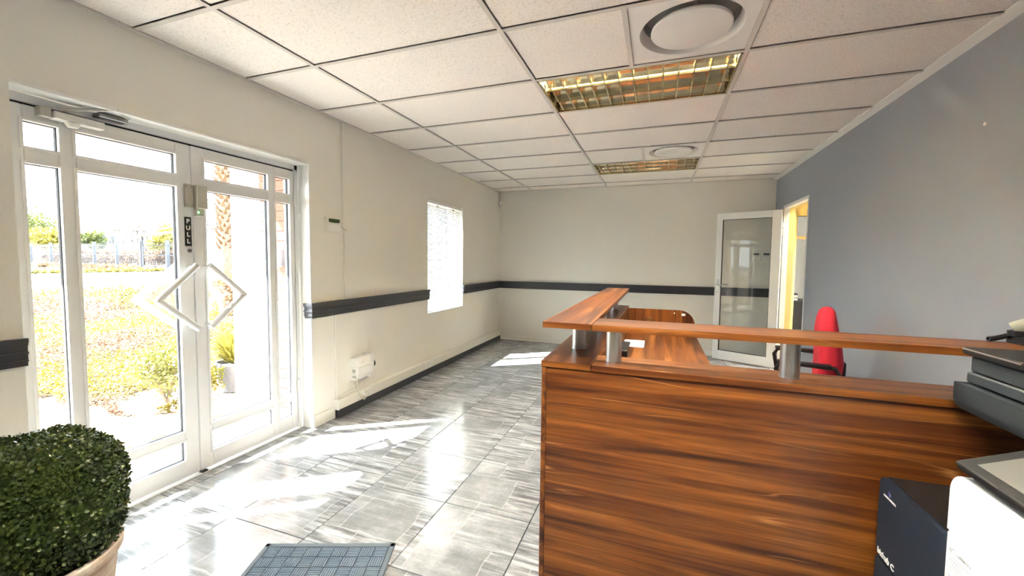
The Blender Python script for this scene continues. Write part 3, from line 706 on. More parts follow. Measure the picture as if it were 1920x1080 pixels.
# lower carcass
MB().box(CXL+.022, WR-.01, CY0+.006, CY0+.026, .0, H1-TH-.003, .001, 1).build('front_panel', 'wood_x', ctr)
MB().box(CXL+.002, CXL+.022, CY0+.002, CYF-.01, 0, H1-TH-.002, .001, 1).build('side_panel', 'wood_y', ctr)
MB().box(CXL+.022, CXL+AW-.03, CYF-.03, CYF-.01, 0, H1-TH-.002).build('end_panel', 'wood_z', ctr)
MB().box(CXL+AW-.02, CXL+AW, CY0+FD, CYF-.01, 0, H1-TH-.002).build('inner_panel', 'wood_y', ctr)
MB().box(CXL+AW-.02, WR-.01, CY0+FD-.03, CY0+FD-.012, 0, H1-TH-.002).build('back_panel', 'wood_x', ctr)
g = .0015
MB().box(CXL, CXL+AW-g, CY0, CYF, H1-TH, H1, .0015, 1).build('side_top', 'wood_y', ctr)
MB().box(CXL+AW+g, WR-.004, CY0-.002, CY0+FD, H1-TH, H1, .0015, 1).build('front_top', 'wood_x', ctr)
MB().box(CXL+.004, CXL+AW-g, CY0-.001, CYF-.02, H2-TH, H2, .0015, 1).build('side_shelf', 'wood_y', ctr)
MB().box(CXL+AW+g, WR-.004, CY0-.006, CY0+FD-.002, H2-TH, H2, .0015, 1).build('front_shelf', 'wood_x', ctr)
for x0, x1, y, h in ((CXL, CXL+AW-g, CY0, H1), (CXL+AW+g, WR-.004, CY0-.002, H1), (CXL+.004, CXL+AW-g, CY0-.001, H2), (CXL+AW+g, WR-.004, CY0-.006, H2)):
    MB().box(x0+.0005, x1-.0005, y-.0012, y+.004, h-TH+.0004, h-.0012).build('edge_band', 'wood_x', ctr)
def post(x, y):
    p = MB().tube([(x, y, H1), (x, y, H2-TH)], .031, 28).build('post', 'steel', ctr, True)
    MB().tube([(x, y, H1), (x, y, H1+.004)], .033, 28).build('flange', 'steel', p, True)
def zp(px, py, z):
    d = at(px, py, 1) - Vector((0, 0, HC)); k = (z-HC)/d.z; return d*k
P = zp(1083, 655, H1); post(P.x, P.y+.03)
P = zp(1149, 680, H1); post(P.x, P.y+.03)
P = zp(1484, 711, H1); post(P.x, P.y+.028)
post(CXL+AW*.5, 3.55); post(CXL+AW*.5, 2.75); post(1.30, CY0+.10)

# ---- desk behind the counter
DK0, DK1, DKY = CXL+AW+.002, .322, 3.875
t = thing('office_desk', (.05, 2.9, 0), 'walnut laminate desk with rounded end screen inside the reception counter', 'desk')
MB().box(DK0, DK1, CY0+FD+.004, DKY, .715, .740, .0015, 1).build('worktop', 'wood_y', t)
pts = [(DK0, 0), (DK1+.004, 0), (DK1+.004, .80)]
for k in range(9):
    a = math.radians(90*k/8); pts.append((DK1+.004-.13+.13*math.cos(a), .80+.132*math.sin(a)))
pts.append((DK0, .932))
MB().prism(pts, DKY, DKY+.022, 1).build('end_screen', 'wood_z', t)
MB().box(DK1-.06, DK1-.04, CY0+FD+.02, CY0+FD+.5, 0, .715).build('pedestal_side', 'wood_z', t)
MB().box(DK1-.05, DK1-.03, DKY-.5, DKY, 0, .715).build('leg_panel', 'wood_z', t)
MB().tube([(.155, DKY-.001, .905), (.155, DKY, .905)], .006, 8).build('screw_cap', 'white_plastic', t)
MB().box(.215, .245, DKY-.001, DKY, .885, .905).build('note', 'paper', t)
# desk objects
t = thing('letter_tray', (-.19, 2.75, .74), 'black two-tier letter tray on the walnut desk', 'letter tray')
MB().box(-.234, -.160, 2.46, 2.80, .7405, .752, .003, 1).build('lower_tray', 'black_plastic', t)
MB().box(-.234, -.160, 2.60, 2.90, .795, .806, .003, 1).build('upper_tray', 'black_plastic', t)
MB().box(-.234, -.222, 2.48, 2.88, .752, .796).build('support', 'black_plastic', t); MB().box(-.172, -.162, 2.62, 2.78, .752, .796).build('support', 'black_plastic', t)
MB().box(-.160, -.1585, 2.55, 2.78, .744, .757).build('edge', 'steel', t)
tag(MB().box(-.225, -.075, 3.05, 3.32, .7405, .7425).build('paper_sheet', 'paper', base=(-.15, 3.2, .74)), 'white sheet of paper on the walnut desk beside the letter tray', 'paper')
t = thing('crystal_ornament', (-.06, 3.70, .74), 'small round cut-glass ornament on the desk by the end screen', 'ornament')
m = MB(); bmesh.ops.create_icosphere(m.bm, subdivisions=2, radius=.058); m.xf(Matrix.Translation((-.06, 3.70, .825)))
m.build('globe', 'crystal', t)
MB().lathe([(0, .7405), (.036, .7405), (.038, .746), (.018, .758), (.016, .772), (0, .773)], -.06, 3.70, 20).build('foot', 'crystal', t)

# ---- office chair
t = thing('office_chair', (.97, 3.34, 0), 'red fabric office chair with black arm loops behind the counter', 'chair', local=True, rz=math.radians(168))
# local frame: +x is where the sitter faces
m = MB(); rings = []
prof = [(-.135, .52, .16, .060), (-.150, .60, .20, .068), (-.158, .70, .220, .070), (-.150, .80, .215, .066), (-.138, .90, .190, .058), (-.132, .98, .155, .050), (-.132, 1.035, .115, .040), (-.134, 1.056, .075, .028), (-.135, 1.066, .03, .012)]
n = 24
for x, z, hw, th in prof:
    ring = []
    for k in range(n):
        a = 2*PI*k/n; c, s_ = math.cos(a), math.sin(a)
        e = .55
        ring.append(m.bm.verts.new((x + th*math.copysign(abs(c)**e, c) + .25*(hw*math.copysign(abs(s_)**e, s_))**2*2, hw*math.copysign(abs(s_)**e, s_), z)))
    rings.append(ring)
for A, B in zip(rings, rings[1:]):
    for k in range(n): m.bm.faces.new((A[k], A[(k+1) % n], B[(k+1) % n], B[k]))
m.bm.faces.new(rings[0][::-1]); m.bm.faces.new(rings[-1])
m.build('backrest', 'red_fabric', t, True)
MB().box(-.20, .27, -.235, .235, .43, .51, .04, 4).build('seat', 'red_fabric', t, True)
MB().box(-.245, -.205, -.03, .03, .40, .70, .01, 2).box(-.24, .05, -.03, .03, .395, .42, .008, 2).build('back_bracket', 'black_plastic', t, True)
for s_ in (-1, 1):
    y = s_*.265
    MB().tube([(-.17, y, .50), (-.20, y, .62), (-.16, y, .70), (.02, y, .705), (.13, y, .70), (.155, y, .66), (.135, y, .55), (.10, y, .44), (.08, y*.8, .42)], .013, 10).build('arm', 'black_plastic', t, True)
    MB().box(-.14, .15, y-.025, y+.025, .700, .722, .008, 2).build('arm_pad', 'black_plastic', t, True)
MB().tube([(0, 0, .10), (0, 0, .40)], .025, 14).build('gas_column', 'black_plastic', t, True)
for k in range(5):
    a = 2*PI*k/5+.3; c, s_ = math.cos(a), math.sin(a)
    lg = MB().tube([(0, 0, .12), (.15*c, .15*s_, .105), (.28*c, .28*s_, .085)], [.028, .022, .016], 8).build('leg', 'black_plastic', t, True)
    MB().tube([(.28*c-.022*s_, .28*s_+.022*c, .03), (.28*c+.022*s_, .28*s_-.022*c, .03)], .030, 14).build('castor', 'rubber', lg, True)
    MB().tube([(.28*c, .28*s_, .03), (.28*c, .28*s_, .09)], .007, 8).build('stem', 'steel_dark', lg)

# ---- telephone on the shelf
t = thing('desk_telephone', (1.14, 1.70, H2), 'dark desk telephone with grey handset on the raised counter shelf', 'telephone')
m = MB().prism([(1.075, H2+.0005), (1.27, H2+.0005), (1.27, H2+.075), (1.20, H2+.075), (1.075, H2+.022)], 1.615, 1.775, 1)
m.build('body', 'black_plastic', t)
hs = MB()
hs.tube([(1.085, 1.765, H2+.045), (1.115, 1.745, H2+.068), (1.17, 1.715, H2+.105), (1.235, 1.69, H2+.128), (1.262, 1.68, H2+.115)], [.022, .021, .018, .021, .023], 12)
hs.build('handset', 'phone_grey', t, True)
MB().lathe([(.0, H2+.024), (.024, H2+.024), (.026, H2+.04), (0, H2+.046)], 1.092, 1.755, 14).build('earpiece', 'black_plastic', t, True)
c = []
for k in range(150):
    a = k*.9; s_ = k/149; bx, by = 1.085-.065*s_, 1.765+.008*math.sin(3*s_)
    c.append((bx, by+.007*math.cos(a)-.010*s_, H2+.0095+.020*(1-s_)**2+.007*math.sin(a)))
MB().tube(c, .0022, 5).build('coiled_cord', 'black_plastic', t, True)

# ================================================================== COPIER
t = thing('photocopier', (1.05, 1.2, 0), 'navy and white office photocopier standing in front of the counter', 'photocopier')
XF = .682
YB, YS, YN = 1.565, 1.252, .62                   # far end, navy/white split, near end
# navy tray tower
pr = [(YB, .02), (YB, .672), (YB-.008, .689), (YB-.026, .697)] + [(YS, .697), (YS, .02)]
MB().prism(pr, XF+.012, 1.40, 0).build('navy_body', 'printer_navy', t)
fc = MB().prism(rounded(YS-.004, YB+.002, .447, .699, .026, 8), XF, XF+.014, 0)
fp = fc.build('navy_cover', 'printer_navy', t)
MB().prism(rounded(YS-.004, YB+.002, .235, .440, .012), XF, XF+.014, 0).build('paper_drawer', 'printer_navy', t)
MB().prism(rounded(YS-.004, YB+.002, .03, .228, .012), XF, XF+.014, 0).build('paper_drawer', 'printer_navy', t)
MB().box(XF+.016, 1.38, YS+.01, YB-.012, .697, .7005).build('output_tray', 'black_plastic', t)
MB().box(XF+.015, XF+.019, YS, YB-.014, .6955, .702).build('tray_lip', 'black_plastic', t)
lg = MB(); lg.lathe([(0, 0), (.0095, 0)], 0, 0, 24)
lg.xf(Matrix.Translation((XF-.0006, 1.508, .6645)) @ Matrix.Rotation(PI/2, 4, 'Y')); lg.build('globe_mark', 'logo_blue', fp, label='round blue globe emblem')
for k in range(3): MB().box(XF-.0009, XF-.0005, 1.5015, 1.5035+.002*k, .660+.003*k, .661+.003*k).build('globe_stripe', 'white_ink', fp)
text_mesh('maker_name', 'KONICA MINOLTA', .0078, 'white_ink', fp, (XF-.0006, 1.505, .649), (0, -1, 0), (0, 0, 1), bold=.0003)
text_mesh('model_name', 'bizhub C', .026, 'white_ink', fp, (XF-.0006, 1.555, .462), (0, -1, 0), (0, 0, 1), 'LEFT', bold=.0006)
# white half with rounded far shoulder
zt = .872
pr = [(YS, .0), (YS, zt-.05)]
for k in range(1, 9): a = math.radians(90*k/8); pr.append((YS-.05+.05*math.cos(a), zt-.05+.05*math.sin(a)))
pr += [(YN, zt), (YN, .0)]
MB().prism([p if p[1] > .0 else (p[0], .724) for p in pr], XF-.002, 1.40, 0).build('upper_cover', 'printer_white', t)
MB().box(XF-.002, 1.40, YN, YS-.0005, .235, .7205, .003, 1).build('lower_cover', 'printer_white', t)
MB().box(XF+.001, 1.39, YN+.004, YS-.003, .0, .727).build('inner_frame', 'printer_white', t)
MB().box(XF-.002, 1.40, YN, YS-.0005, .02, .229, .003, 1).build('base_cover', 'printer_white', t)
st = MB().prism(rounded(1.140, 1.238, .54, .702, .008), XF-.0032, XF-.002, 0).build('service_sticker', 'sticker', t, label='white sticker with grey print')
text_mesh('sticker_name', 'ijCovenso', .017, 'ink_faint', st, (XF-.0040, 1.234, .686), (0, -1, 0), (0, 0, 1), 'LEFT')
for k in range(11):
    zz = .670-.0085*k-(.006 if k > 4 else 0); w = (.082, .09, .09, .075, .085, .088, .09, .07, .085, .09, .06)[k]
    MB().box(XF-.0040, XF-.0032, 1.234-w, 1.234, zz-.0015, zz+.0012).build('printed_line', 'ink_faint', st)
# tilted control panel
a0 = Vector((XF-.012, 1.222, .895)); ux = Vector((.93, 0, .36)).normalized(); vy = Vector((0, -1, 0)); wz = ux.cross(vy)*-1
if wz.z < 0: wz = -wz
def slab(u0_, u1, v0, v1, w0, w1, mat, name, par, bev=.004):
    q = MB().box(u0_, u1, v0, v1, w0, w1, bev, 2)
    mt = Matrix((ux, vy, wz)).transposed().to_4x4(); mt.translation = a0
    return q.xf(mt).build(name, mat, par)
cp = slab(0, .175, 0, .34, -.012, .010, 'printer_lid', 'control_panel', t, .006)
slab(.024, .155, .035, .305, .0098, .0108, 'screen_grey', 'touch_screen', cp, 0)
slab(.158, .163, .075, .092, .0100, .0112, 'white_ink', 'panel_mark', cp, 0)
MB().box(XF+.06, XF+.14, .95, 1.15, zt-.005, .915, .01, 2).build('panel_mount', 'printer_grey', t)
# pillar and scanner unit
MB().box(1.16, 1.40, YN, YB, .70, .955, .006, 1).build('rear_pillar', 'printer_grey', t)
MB().box(XF+.16, 1.30, YN, .86, .86, .955, .006, 1).build('front_pillar', 'printer_grey', t)
XS, YE = .834, 1.552
MB().prism([(XS+.016, .940), (XS+.004, .955), (XS, .975), (XS, 1.0185), (1.42, 1.0185), (1.42, .940)], YN-.02, YE, 1).build('scanner_base', 'printer_grey', t, True)
MB().box(XS+.045, 1.41, YN, YE-.05, 1.0180, 1.0250).build('scanner_hinge', 'printer_grey', t)
MB().box(XS+.016, 1.41, YN, YE-.018, 1.0245, 1.0545, .004, 1).build('feeder_lower', 'printer_grey', t)
MB().box(XS+.020, 1.41, YN, YE-.026, 1.0565, 1.1000, .004, 1).build('feeder_upper', 'printer_grey', t)
MB().box(XS+.021, XS+.030, YE-.060, YE-.027, 1.060, 1.098).build('hinge_block', 'rubber', t)
lid = MB().box(XS+.006, 1.30, 1.330, YE-.012, 1.104, 1.124, .005, 2).build('document_lid', 'printer_lid', t)
MB().box(XS+.0045, XS+.007, 1.335, YE-.016, 1.118, 1.122).build('lid_highlight', 'steel', lid)  # bright strip that paints the highlight along the lid edge
MB().box(XS+.012, 1.30, YN, 1.325, 1.102, 1.114, .004, 1).build('feeder_tray', 'printer_lid', t)
MB().box(XS+.0180, XS+.0205, 1.2645, 1.2680, 1.062, 1.096).build('feeder_strip', 'white_plastic', t)
MB().box(XS+.012, XS+.018, 1.250, 1.275, 1.026, 1.052).build('feeder_notch', 'rubber', t)

# ================================================================== DOOR MAT, SHEET, PLANTER
mo = Vector((-1.702, 1.360, 0)); mu = Vector((.935, .355, 0)).normalized(); rz = math.atan2(mu.y, mu.x)
t = thing('door_mat', mo, 'dark blue-grey ribbed entrance mat with plain border on the floor tiles', 'mat', local=True, rz=rz)
MW, ML = .605, .92
MB().box(0, MW, -ML, 0, .0003, .005).build('backing', 'mat_dark', t)
b = MB().box(0, MW, -.026, 0, .004, .009, .003, 1).box(0, MW, -ML, -ML+.026, .004, .009, .003, 1).box(0, .022, -ML, 0, .004, .009, .003, 1).box(MW-.022, MW, -ML, 0, .004, .009, .003, 1)
b.build('border', 'mat_border', t)
rb = MB(); bs = .062
for i in range(9):
    for j in range(14):
        x0, y0 = .024+i*bs, -.028-(j+1)*bs
        if (i+j) % 2 == 0:
            for k in range(6): rb.box(x0+.003, x0+bs-.003, y0+.002+k*.0100, y0+.0082+k*.0100, .005, .0095)
        else:
            for k in range(6): rb.box(x0+.002+k*.0100, x0+.0082+k*.0100, y0+.003, y0+bs-.003, .005, .0088)
tag(rb.build('ribs', 'mat_rib', t), kind='stuff')
e0 = Vector((-2.30, 1.018, 0)); e1 = Vector((-1.88, 1.058, 0)); eu = (e1-e0).normalized(); en = Vector((eu.y, -eu.x, 0))
q = MB().prism([tuple((e0)[:2]), tuple((e0+en*.72)[:2]), tuple((e0+eu*.72+en*.72)[:2]), tuple((e0+eu*.33+eu*.08)[:2])], .0005, .016, 2)
sheet = tag(q.build('patterned_mat', 'swirl_sheet', base=(-2.0, .8, 0)), 'white mat with blue swirls lying under the potted box ball', 'mat')

PX, PY = -1.845, .662
pl = thing('potted_box_ball', (PX, PY, .016), 'clipped round box shrub in a pale stone pot beside the entrance doors', 'potted plant')
MB().lathe([(0, .017), (.150, .017), (.156, .03), (.160, .06), (.172, .16), (.186, .27), (.194, .345), (.202, .358), (.208, .366), (.210, .392), (.205, .398), (.194, .398), (.188, .375), (0, .37)], PX, PY, 44).build('pot', 'stone_pot', pl, True)
MB().lathe([(0, .382), (.188, .384), (.188, .388), (0, .395)], PX, PY, 24).build('potting_soil', 'soil', pl)
MB().tube([(PX, PY, .38), (PX, PY, .55)], .02, 8).build('stem', 'bark', pl)
BR, BZ, BC = .236, .216, .566
def ball(u, v, k=1.0):
    """super-ellipsoid: a clipped ball with a flattened top"""
    c, s_ = math.cos(v), math.sin(v)
    w = 1+.035*math.sin(3*u+1)+.03*math.sin(5*u+2*v)
    return Vector((PX + BR*k*w*abs(c)**.72*math.cos(u), PY + BR*k*w*abs(c)**.72*math.sin(u), BC + BZ*k*math.copysign(abs(s_)**.85, s_)*(1+.03*math.sin(4*u))))
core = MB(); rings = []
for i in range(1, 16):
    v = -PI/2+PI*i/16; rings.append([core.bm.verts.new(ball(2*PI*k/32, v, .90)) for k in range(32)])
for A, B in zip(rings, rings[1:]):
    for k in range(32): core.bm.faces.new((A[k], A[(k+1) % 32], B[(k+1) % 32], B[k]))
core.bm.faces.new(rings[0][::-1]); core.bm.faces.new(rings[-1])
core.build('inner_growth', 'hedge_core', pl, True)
def leaf_shape(l=.016, w=.0065):
    m = MB(); v = [m.bm.verts.new(p) for p in ((0, 0, 0), (w*.8, l*.3, .0012), (w, l*.62, .001), (w*.55, l*.92, -.0005), (0, l, -.001), (-w*.55, l*.92, -.0005), (-w, l*.62, .001), (-w*.8, l*.3, .0012), (0, l*.55, -.0016))]
    for k in range(8): m.bm.faces.new((v[k], v[(k+1) % 8], v[8]))
    return m
def rand_leaf_matrix(u, v, k, tilt=.9):
    p = ball(u, v, k); nrm = (p-ball(u, v, .5)).normalized()
    d = (nrm*random.uniform(.25, 1.1)+Vector((random.gauss(0, 1), random.gauss(0, 1), random.gauss(.35, 1)))*tilt*.6).normalized()
    x = d.cross(nrm)
    if x.length < .05: x = d.orthogonal()
    x.normalize(); zx = x.cross(d).normalized()
    x2 = (x*math.cos(a_ := random.uniform(-.7, .7))+zx*math.sin(a_)).normalized(); z2 = x2.cross(d).normalized()
    mt = Matrix((x2, d, z2)).transposed().to_4x4(); mt.translation = p; return mt
def leaf_cloud(name, count, kfun, mat, parent):
    base = [(x*.70, y*.66, z*.7) for x, y, z in [(0, 0, 0), (.0052, .005, .001), (.006, .010, .001), (.0032, .015, -.0005), (0, .0165, -.001), (-.0032, .015, -.0005), (-.006, .010, .001), (-.0052, .005, .001)]]
    vs, fs = [], []
    for _ in range(count):
        u = random.uniform(0, 2*PI); v = math.asin(random.uniform(-.97, 1))
        mt = rand_leaf_matrix(u, v, kfun()); s_ = random.uniform(.8, 1.25); n0 = len(vs)
        vs += [tuple(mt @ (Vector(b)*s_) - OFF[parent.name]) for b in base]
        fs += [(n0, n0+1, n0+7), (n0+1, n0+2, n0+6, n0+7), (n0+2, n0+3, n0+5, n0+6), (n0+3, n0+4, n0+5)]
    me = bpy.data.meshes.new(name); me.from_pydata(vs, [], fs); me.materials.append(M[mat])
    o = bpy.data.objects.new(name, me); COL.objects.link(o); o.parent = parent; OFF[o.name] = OFF[parent.name]; return tag(o, kind='stuff')
leaf_cloud('foliage', 21000, lambda: random.uniform(.91, 1.01), 'leaf_box', pl)
lm = [leaf_shape(.0125, .0050).mesh('leaf', 'leaf_box_single', True), leaf_shape(.0130, .0053).mesh('leaf', 'leaf_box_light', True), leaf_shape(.0110, .0046).mesh('leaf', 'leaf_box_single', True)]
cdir = math.atan2(-PY, -PX)
for k in range(280):
    u = cdir + random.uniform(-1.9, 1.9); v = random.uniform(-.7, 1.4)
    mt = rand_leaf_matrix(u, v, random.uniform(.985, 1.03), .8)
    o = inst('leaf', lm[1 if random.random() < .20 else random.choice((0, 2))], pl, (0, 0, 0))
    mt.translation -= OFF[pl.name]; o.matrix_local = mt

# ================================================================== OUTDOORS
def ground_z(x, y):
    """flat court by the door, planted bank rising to the road"""
    d = -x
    if d < 4.0: return -.02
    if d < 14: k = (d-4.0)/10; return -.02+.44*(3*k*k-2*k*k*k)
    return .42
# terrain sheet
vs, fs = [], []
gxs = [-2.80, -3.2, -3.6, -4.0, -4.4, -4.8, -5.4, -6, -7, -8, -9, -10, -11, -12, -13, -14, -18, -24, -32, -44, -60, -90, -140]
gys = [-60, -30, -14, -6, -2, 0, 1, 2, 3, 4, 5, 6, 8, 11, 15, 22, 34, 60, 110]
for x in gxs:
    for y in gys: vs.append((x, y, ground_z(x, y)-.02))
ny = len(gys)
for i in range(len(gxs)-1):
    for j in range(ny-1): fs.append((i*ny+j, (i+1)*ny+j, (i+1)*ny+j+1, i*ny+j+1))
me = bpy.data.meshes.new('garden_ground'); me.from_pydata(vs, [], fs); me.materials.append(M['soil'])
go = bpy.data.objects.new('garden_ground', me); COL.objects.link(go); tag(go, 'bare earth of the garden bank outside the entrance', 'ground', kind='structure')
# unseen pale slab beyond the closed end wall, added to bounce sunlight indoors
tag(MB().box(-2.80, 9, -14, WF-.12, -.10, -.02).build('bounce_slab', 'porch_tile'), 'unseen pale slab outside the closed end wall, added to bounce light', 'paving', kind='structure')
# porch slab and brick paving
tag(MB().box(-3.42, -2.735, -.6, 2.60, -.12, -.005, .006, 1).build('porch_slab', 'porch_tile'), 'pale tiled step outside the entrance doors', 'step', kind='structure')
pave = tag(MB().box(-6.4, -3.42, -2.2, 3.6, -.12, -.028).build('brick_paving', 'mortar'), 'brick paved path outside the entrance step', 'paving', kind='structure')
def edge_y(x):                                   # garden edge over the paving, curving to the porch
    return 2.06 + .05*(x+5.6) if x < -4.4 else 2.12 + .18*(x+4.4)
pv = MB().box(-.107, .107, -.052, .052, -.03, 0, .004, 1).mesh('brick', 'paver')
cnt = 0
for j in range(48):
    y = .10 + .109*j
    for i in range(14):
        x = -3.54 - .219*i - (.11 if j % 2 else 0)
        if x < -6.3 or y > 3.2 or cnt > 296: continue
        if y > edge_y(x)+.15 and x < -3.75: continue
        if y > 2.75: continue
        if y < .42*-x*.66 - .35: continue        # never seen through the door
        inst('brick', pv, pave, (x, y, -.012+random.uniform(-.002, .002)), (0, 0, random.uniform(-.012, .012))); cnt += 1

# columns and porch roof
for y, lb in ((2.80, 'tall pale plaster porch column on a square plinth outside the entrance doors'), (.95, 'pale plaster porch column hidden beside the entrance wall')):
    t = thing('porch_column', (-3.64, y, 0), lb, 'column')
    MB().lathe([(0, .0), (.150, .0), (.150, .03), (.140, .05), (.138, .08), (.136, 2.60), (.17, 2.66), (.17, 2.72), (0, 2.72)], -3.64, y, 40).build('shaft', 'plaster_column', t, True)
    MB().box(-3.64-.19, -3.64+.19, y-.19, y+.19, -.12, .012, .008, 1).build('plinth', 'plaster_column', t)
tag(MB().box(-3.90, -2.80, -.4, 3.12, 2.72, 2.95).build('porch_roof', 'canopy_white', base=(-3.3, 1.7, 2.72)), 'flat porch roof carried by the plaster columns', 'roof')

# brick pier and facade return
pier = thing('brick_pier', (-3.1, 2.72, 0), 'red brick pier with a grey keypad beside the entrance', 'pier')
MB().box(-3.32, -2.935, 2.618, 3.0, -.02, 2.72).build('mortar_core', 'mortar', pier)
bk = [MB().box(-.052, .052, -.02, .05, -.0385, .0385, .003, 1).mesh('brick', 'brick_red'), MB().box(-.107, .107, -.02, .05, -.0385, .0385, .003, 1).mesh('brick', 'brick_red')]
for j in range(32):
    z = .02+.0845*j
    if j % 2: inst('brick', bk[1], pier, (-3.038, 2.622, z)); inst('brick', bk[0], pier, (-3.206, 2.622, z))
    else: inst('brick', bk[1], pier, (-3.038+.006, 2.622, z)); inst('brick', bk[0], pier, (-3.206+.004, 2.622, z))
tag(MB().box(-2.922, -2.80, 2.56, 3.0, -.02, 2.72).build('pier_reveal', 'plaster_column', base=(-2.87, 2.8, 0)), 'white plastered return between brick pier and entrance wall', 'wall return')
t = thing('access_keypad', (-3.02, 2.60, 1.33), 'grey hooded access keypad with pale keys on the brick pier', 'keypad')
kb = rounded(-3.068, -2.972, 1.275, 1.435, .03)
MB().prism(kb, 2.552, 2.603, 1).build('case', 'keypad_grey', t)
MB().prism(rounded(-3.062, -2.985, 1.29, 1.39, .006), 2.548, 2.553, 1).build('key_field', 'print_ink', t)
for i in range(3):
    for j in range(4):
        MB().box(-3.056+.024*i, -3.056+.024*i+.019, 2.545, 2.549, 1.294+.024*j, 1.294+.024*j+.019, .002, 1).build('key', 'keys_white', t)

# ---- planted bank: one mesh of small leaves that nobody could count
def bed_leaves(name, n, region, mat, size, h, seed):
    rnd = random.Random(seed); vs, fs = [], []
    while n > 0:
        x, y, bump = region(rnd)
        if x is None: continue
        n -= 1
        z = ground_z(x, y) + bump*rnd.random()**.4
        a = rnd.uniform(0, 2*PI); tl = rnd.uniform(-.9, .9); s = size*rnd.uniform(.6, 1.4)*(1+.05*max(0, -x-4))
        d = Vector((math.cos(a)*math.cos(tl), math.sin(a)*math.cos(tl), math.sin(tl))); w = Vector((-math.sin(a), math.cos(a), rnd.uniform(-.5, .5))).normalized()
        p = Vector((x, y, z)); k = len(vs)
        vs += [tuple(p), tuple(p+d*s*.5+w*s*.32), tuple(p+d*s), tuple(p+d*s*.5-w*s*.32)]
        fs.append((k, k+1, k+2, k+3))
    me = bpy.data.meshes.new(name); me.from_pydata(vs, [], fs); me.materials.append(M[mat])
    o = bpy.data.objects.new(name, me); COL.objects.link(o); return o
def mound(x, y): return .20+.16*math.sin(x*1.1+y*.7)*math.sin(y*1.3-x*.4)
PALM = at(428, 575, 8.6)
def reg_bank(r):
    x = -4.0-8.4*r.random()**1.6; y = r.uniform(-x*.28-.6, -x*.78+.9)
    e = edge_y(x)+.06*math.sin(x*9) if x < -3.75 else 99
    if y < e and x > -6.6: return None, None, None
    for cx_, cy_, cr_ in ((-4.36, 2.48, .36), (-7.4, 5.75, .85), (-10.6, 5.2, .75), (PALM.x, PALM.y, .22), (-4.12, 2.98, .22)):
        if (x-cx_)**2+(y-cy_)**2 < cr_*cr_: return None, None, None
    return x, y, max(.05, mound(x, y)*min(1, (y-e)*1.5+.25))
o = bed_leaves('ground_cover', 120000, reg_bank, 'leaf_garden', .027, .2, 3)
tag(o, 'sunlit yellow and russet ground cover planted on the garden bank', 'ground cover', kind='stuff')
def reg_grass(r):
    x = -12.55-2.0*r.random(); return x, r.uniform(2.5, 13), .03
o = bed_leaves('grass_verge', 3000, reg_grass, 'grass', .06, .1, 5); tag(o, 'bright grass verge beside the road', 'grass', kind='stuff')
def leafy(name, c, rx, rz_, n, mat, size, label, cat, group=None, stem=True, seed=1, z0=None):
    """shrub or tree crown made of real leaves on a few stems"""
    rnd = random.Random(seed); z0 = ground_z(c[0], c[1]) if z0 is None else z0
    t = thing(name, (c[0], c[1], z0), label, cat, group)
    vs, fs = [], []
    lumps = [(Vector((rnd.gauss(0, .4)*rx, rnd.gauss(0, .4)*rx, rnd.uniform(-.5, .5)*rz_)), rnd.uniform(.4, .7)) for _ in range(9)]
    for _ in range(n):
        lp, lr = rnd.choice(lumps); d = Vector((rnd.gauss(0, 1), rnd.gauss(0, 1), rnd.gauss(0, 1))).normalized()*rnd.uniform(.6, 1)
        p = Vector((0, 0, c[2]-z0))+lp+Vector((d.x*rx*lr, d.y*rx*lr, d.z*rz_*lr)); p.z = max(p.z, .02)
        a = Vector((rnd.gauss(0, 1), rnd.gauss(0, 1), rnd.gauss(0, 1))).normalized(); b = a.orthogonal().normalized(); s = size*rnd.uniform(.6, 1.4); k = len(vs)
        vs += [tuple(p), tuple(p+a*s*.5+b*s*.3), tuple(p+a*s), tuple(p+a*s*.5-b*s*.3)]; fs.append((k, k+1, k+2, k+3))
    me = bpy.data.meshes.new('foliage'); me.from_pydata(vs, [], fs); me.materials.append(M[mat])
    o = bpy.data.objects.new('foliage', me); COL.objects.link(o); o.parent = t; OFF[o.name] = OFF[t.name]; tag(o, kind='stuff')
    if stem:
        m = MB()
        for lp, lr in lumps[:6]:
            q = Vector((c[0], c[1], c[2]))+lp; m.tube([(c[0], c[1], z0-.05), ((c[0]+q.x)/2, (c[1]+q.y)/2, (z0+q.z)/2), tuple(q)], [max(.006, rx*.05), max(.005, rx*.035), max(.003, rx*.015)], 6)
        m.build('stems', 'bark', t)
    return t
leafy('garden_shrub', (-4.36, 2.48, .30), .32, .33, 2600, 'leaf_shrub', .034, 'pale green twiggy shrub at the corner of the brick path', 'shrub', seed=4, z0=0)
leafy('garden_shrub', (-7.4, 5.75, .75), .75, .45, 2600, 'leaf_dry', .07, 'russet hedge shrub behind the porch column', 'shrub', seed=6)
leafy('garden_shrub', (-10.6, 5.2, .52), .42, .26, 900, 'leaf_shrub', .05, 'low straggly shrub at the top of the garden bank', 'shrub', seed=8)
t = thing('planter_tub', (-4.12, 2.98, 0), 'dark plastic garden tub with a bright leafy plant beside the column', 'potted plant')
MB().lathe([(0, -.02), (.12, -.02), (.125, 0), (.165, .25), (.175, .262), (.175, .285), (.155, .285), (.15, .24), (0, .23)], -4.12, 2.98, 28).build('tub', 'pot_grey', t, True)
rnd = random.Random(11); vs, fs = [], []
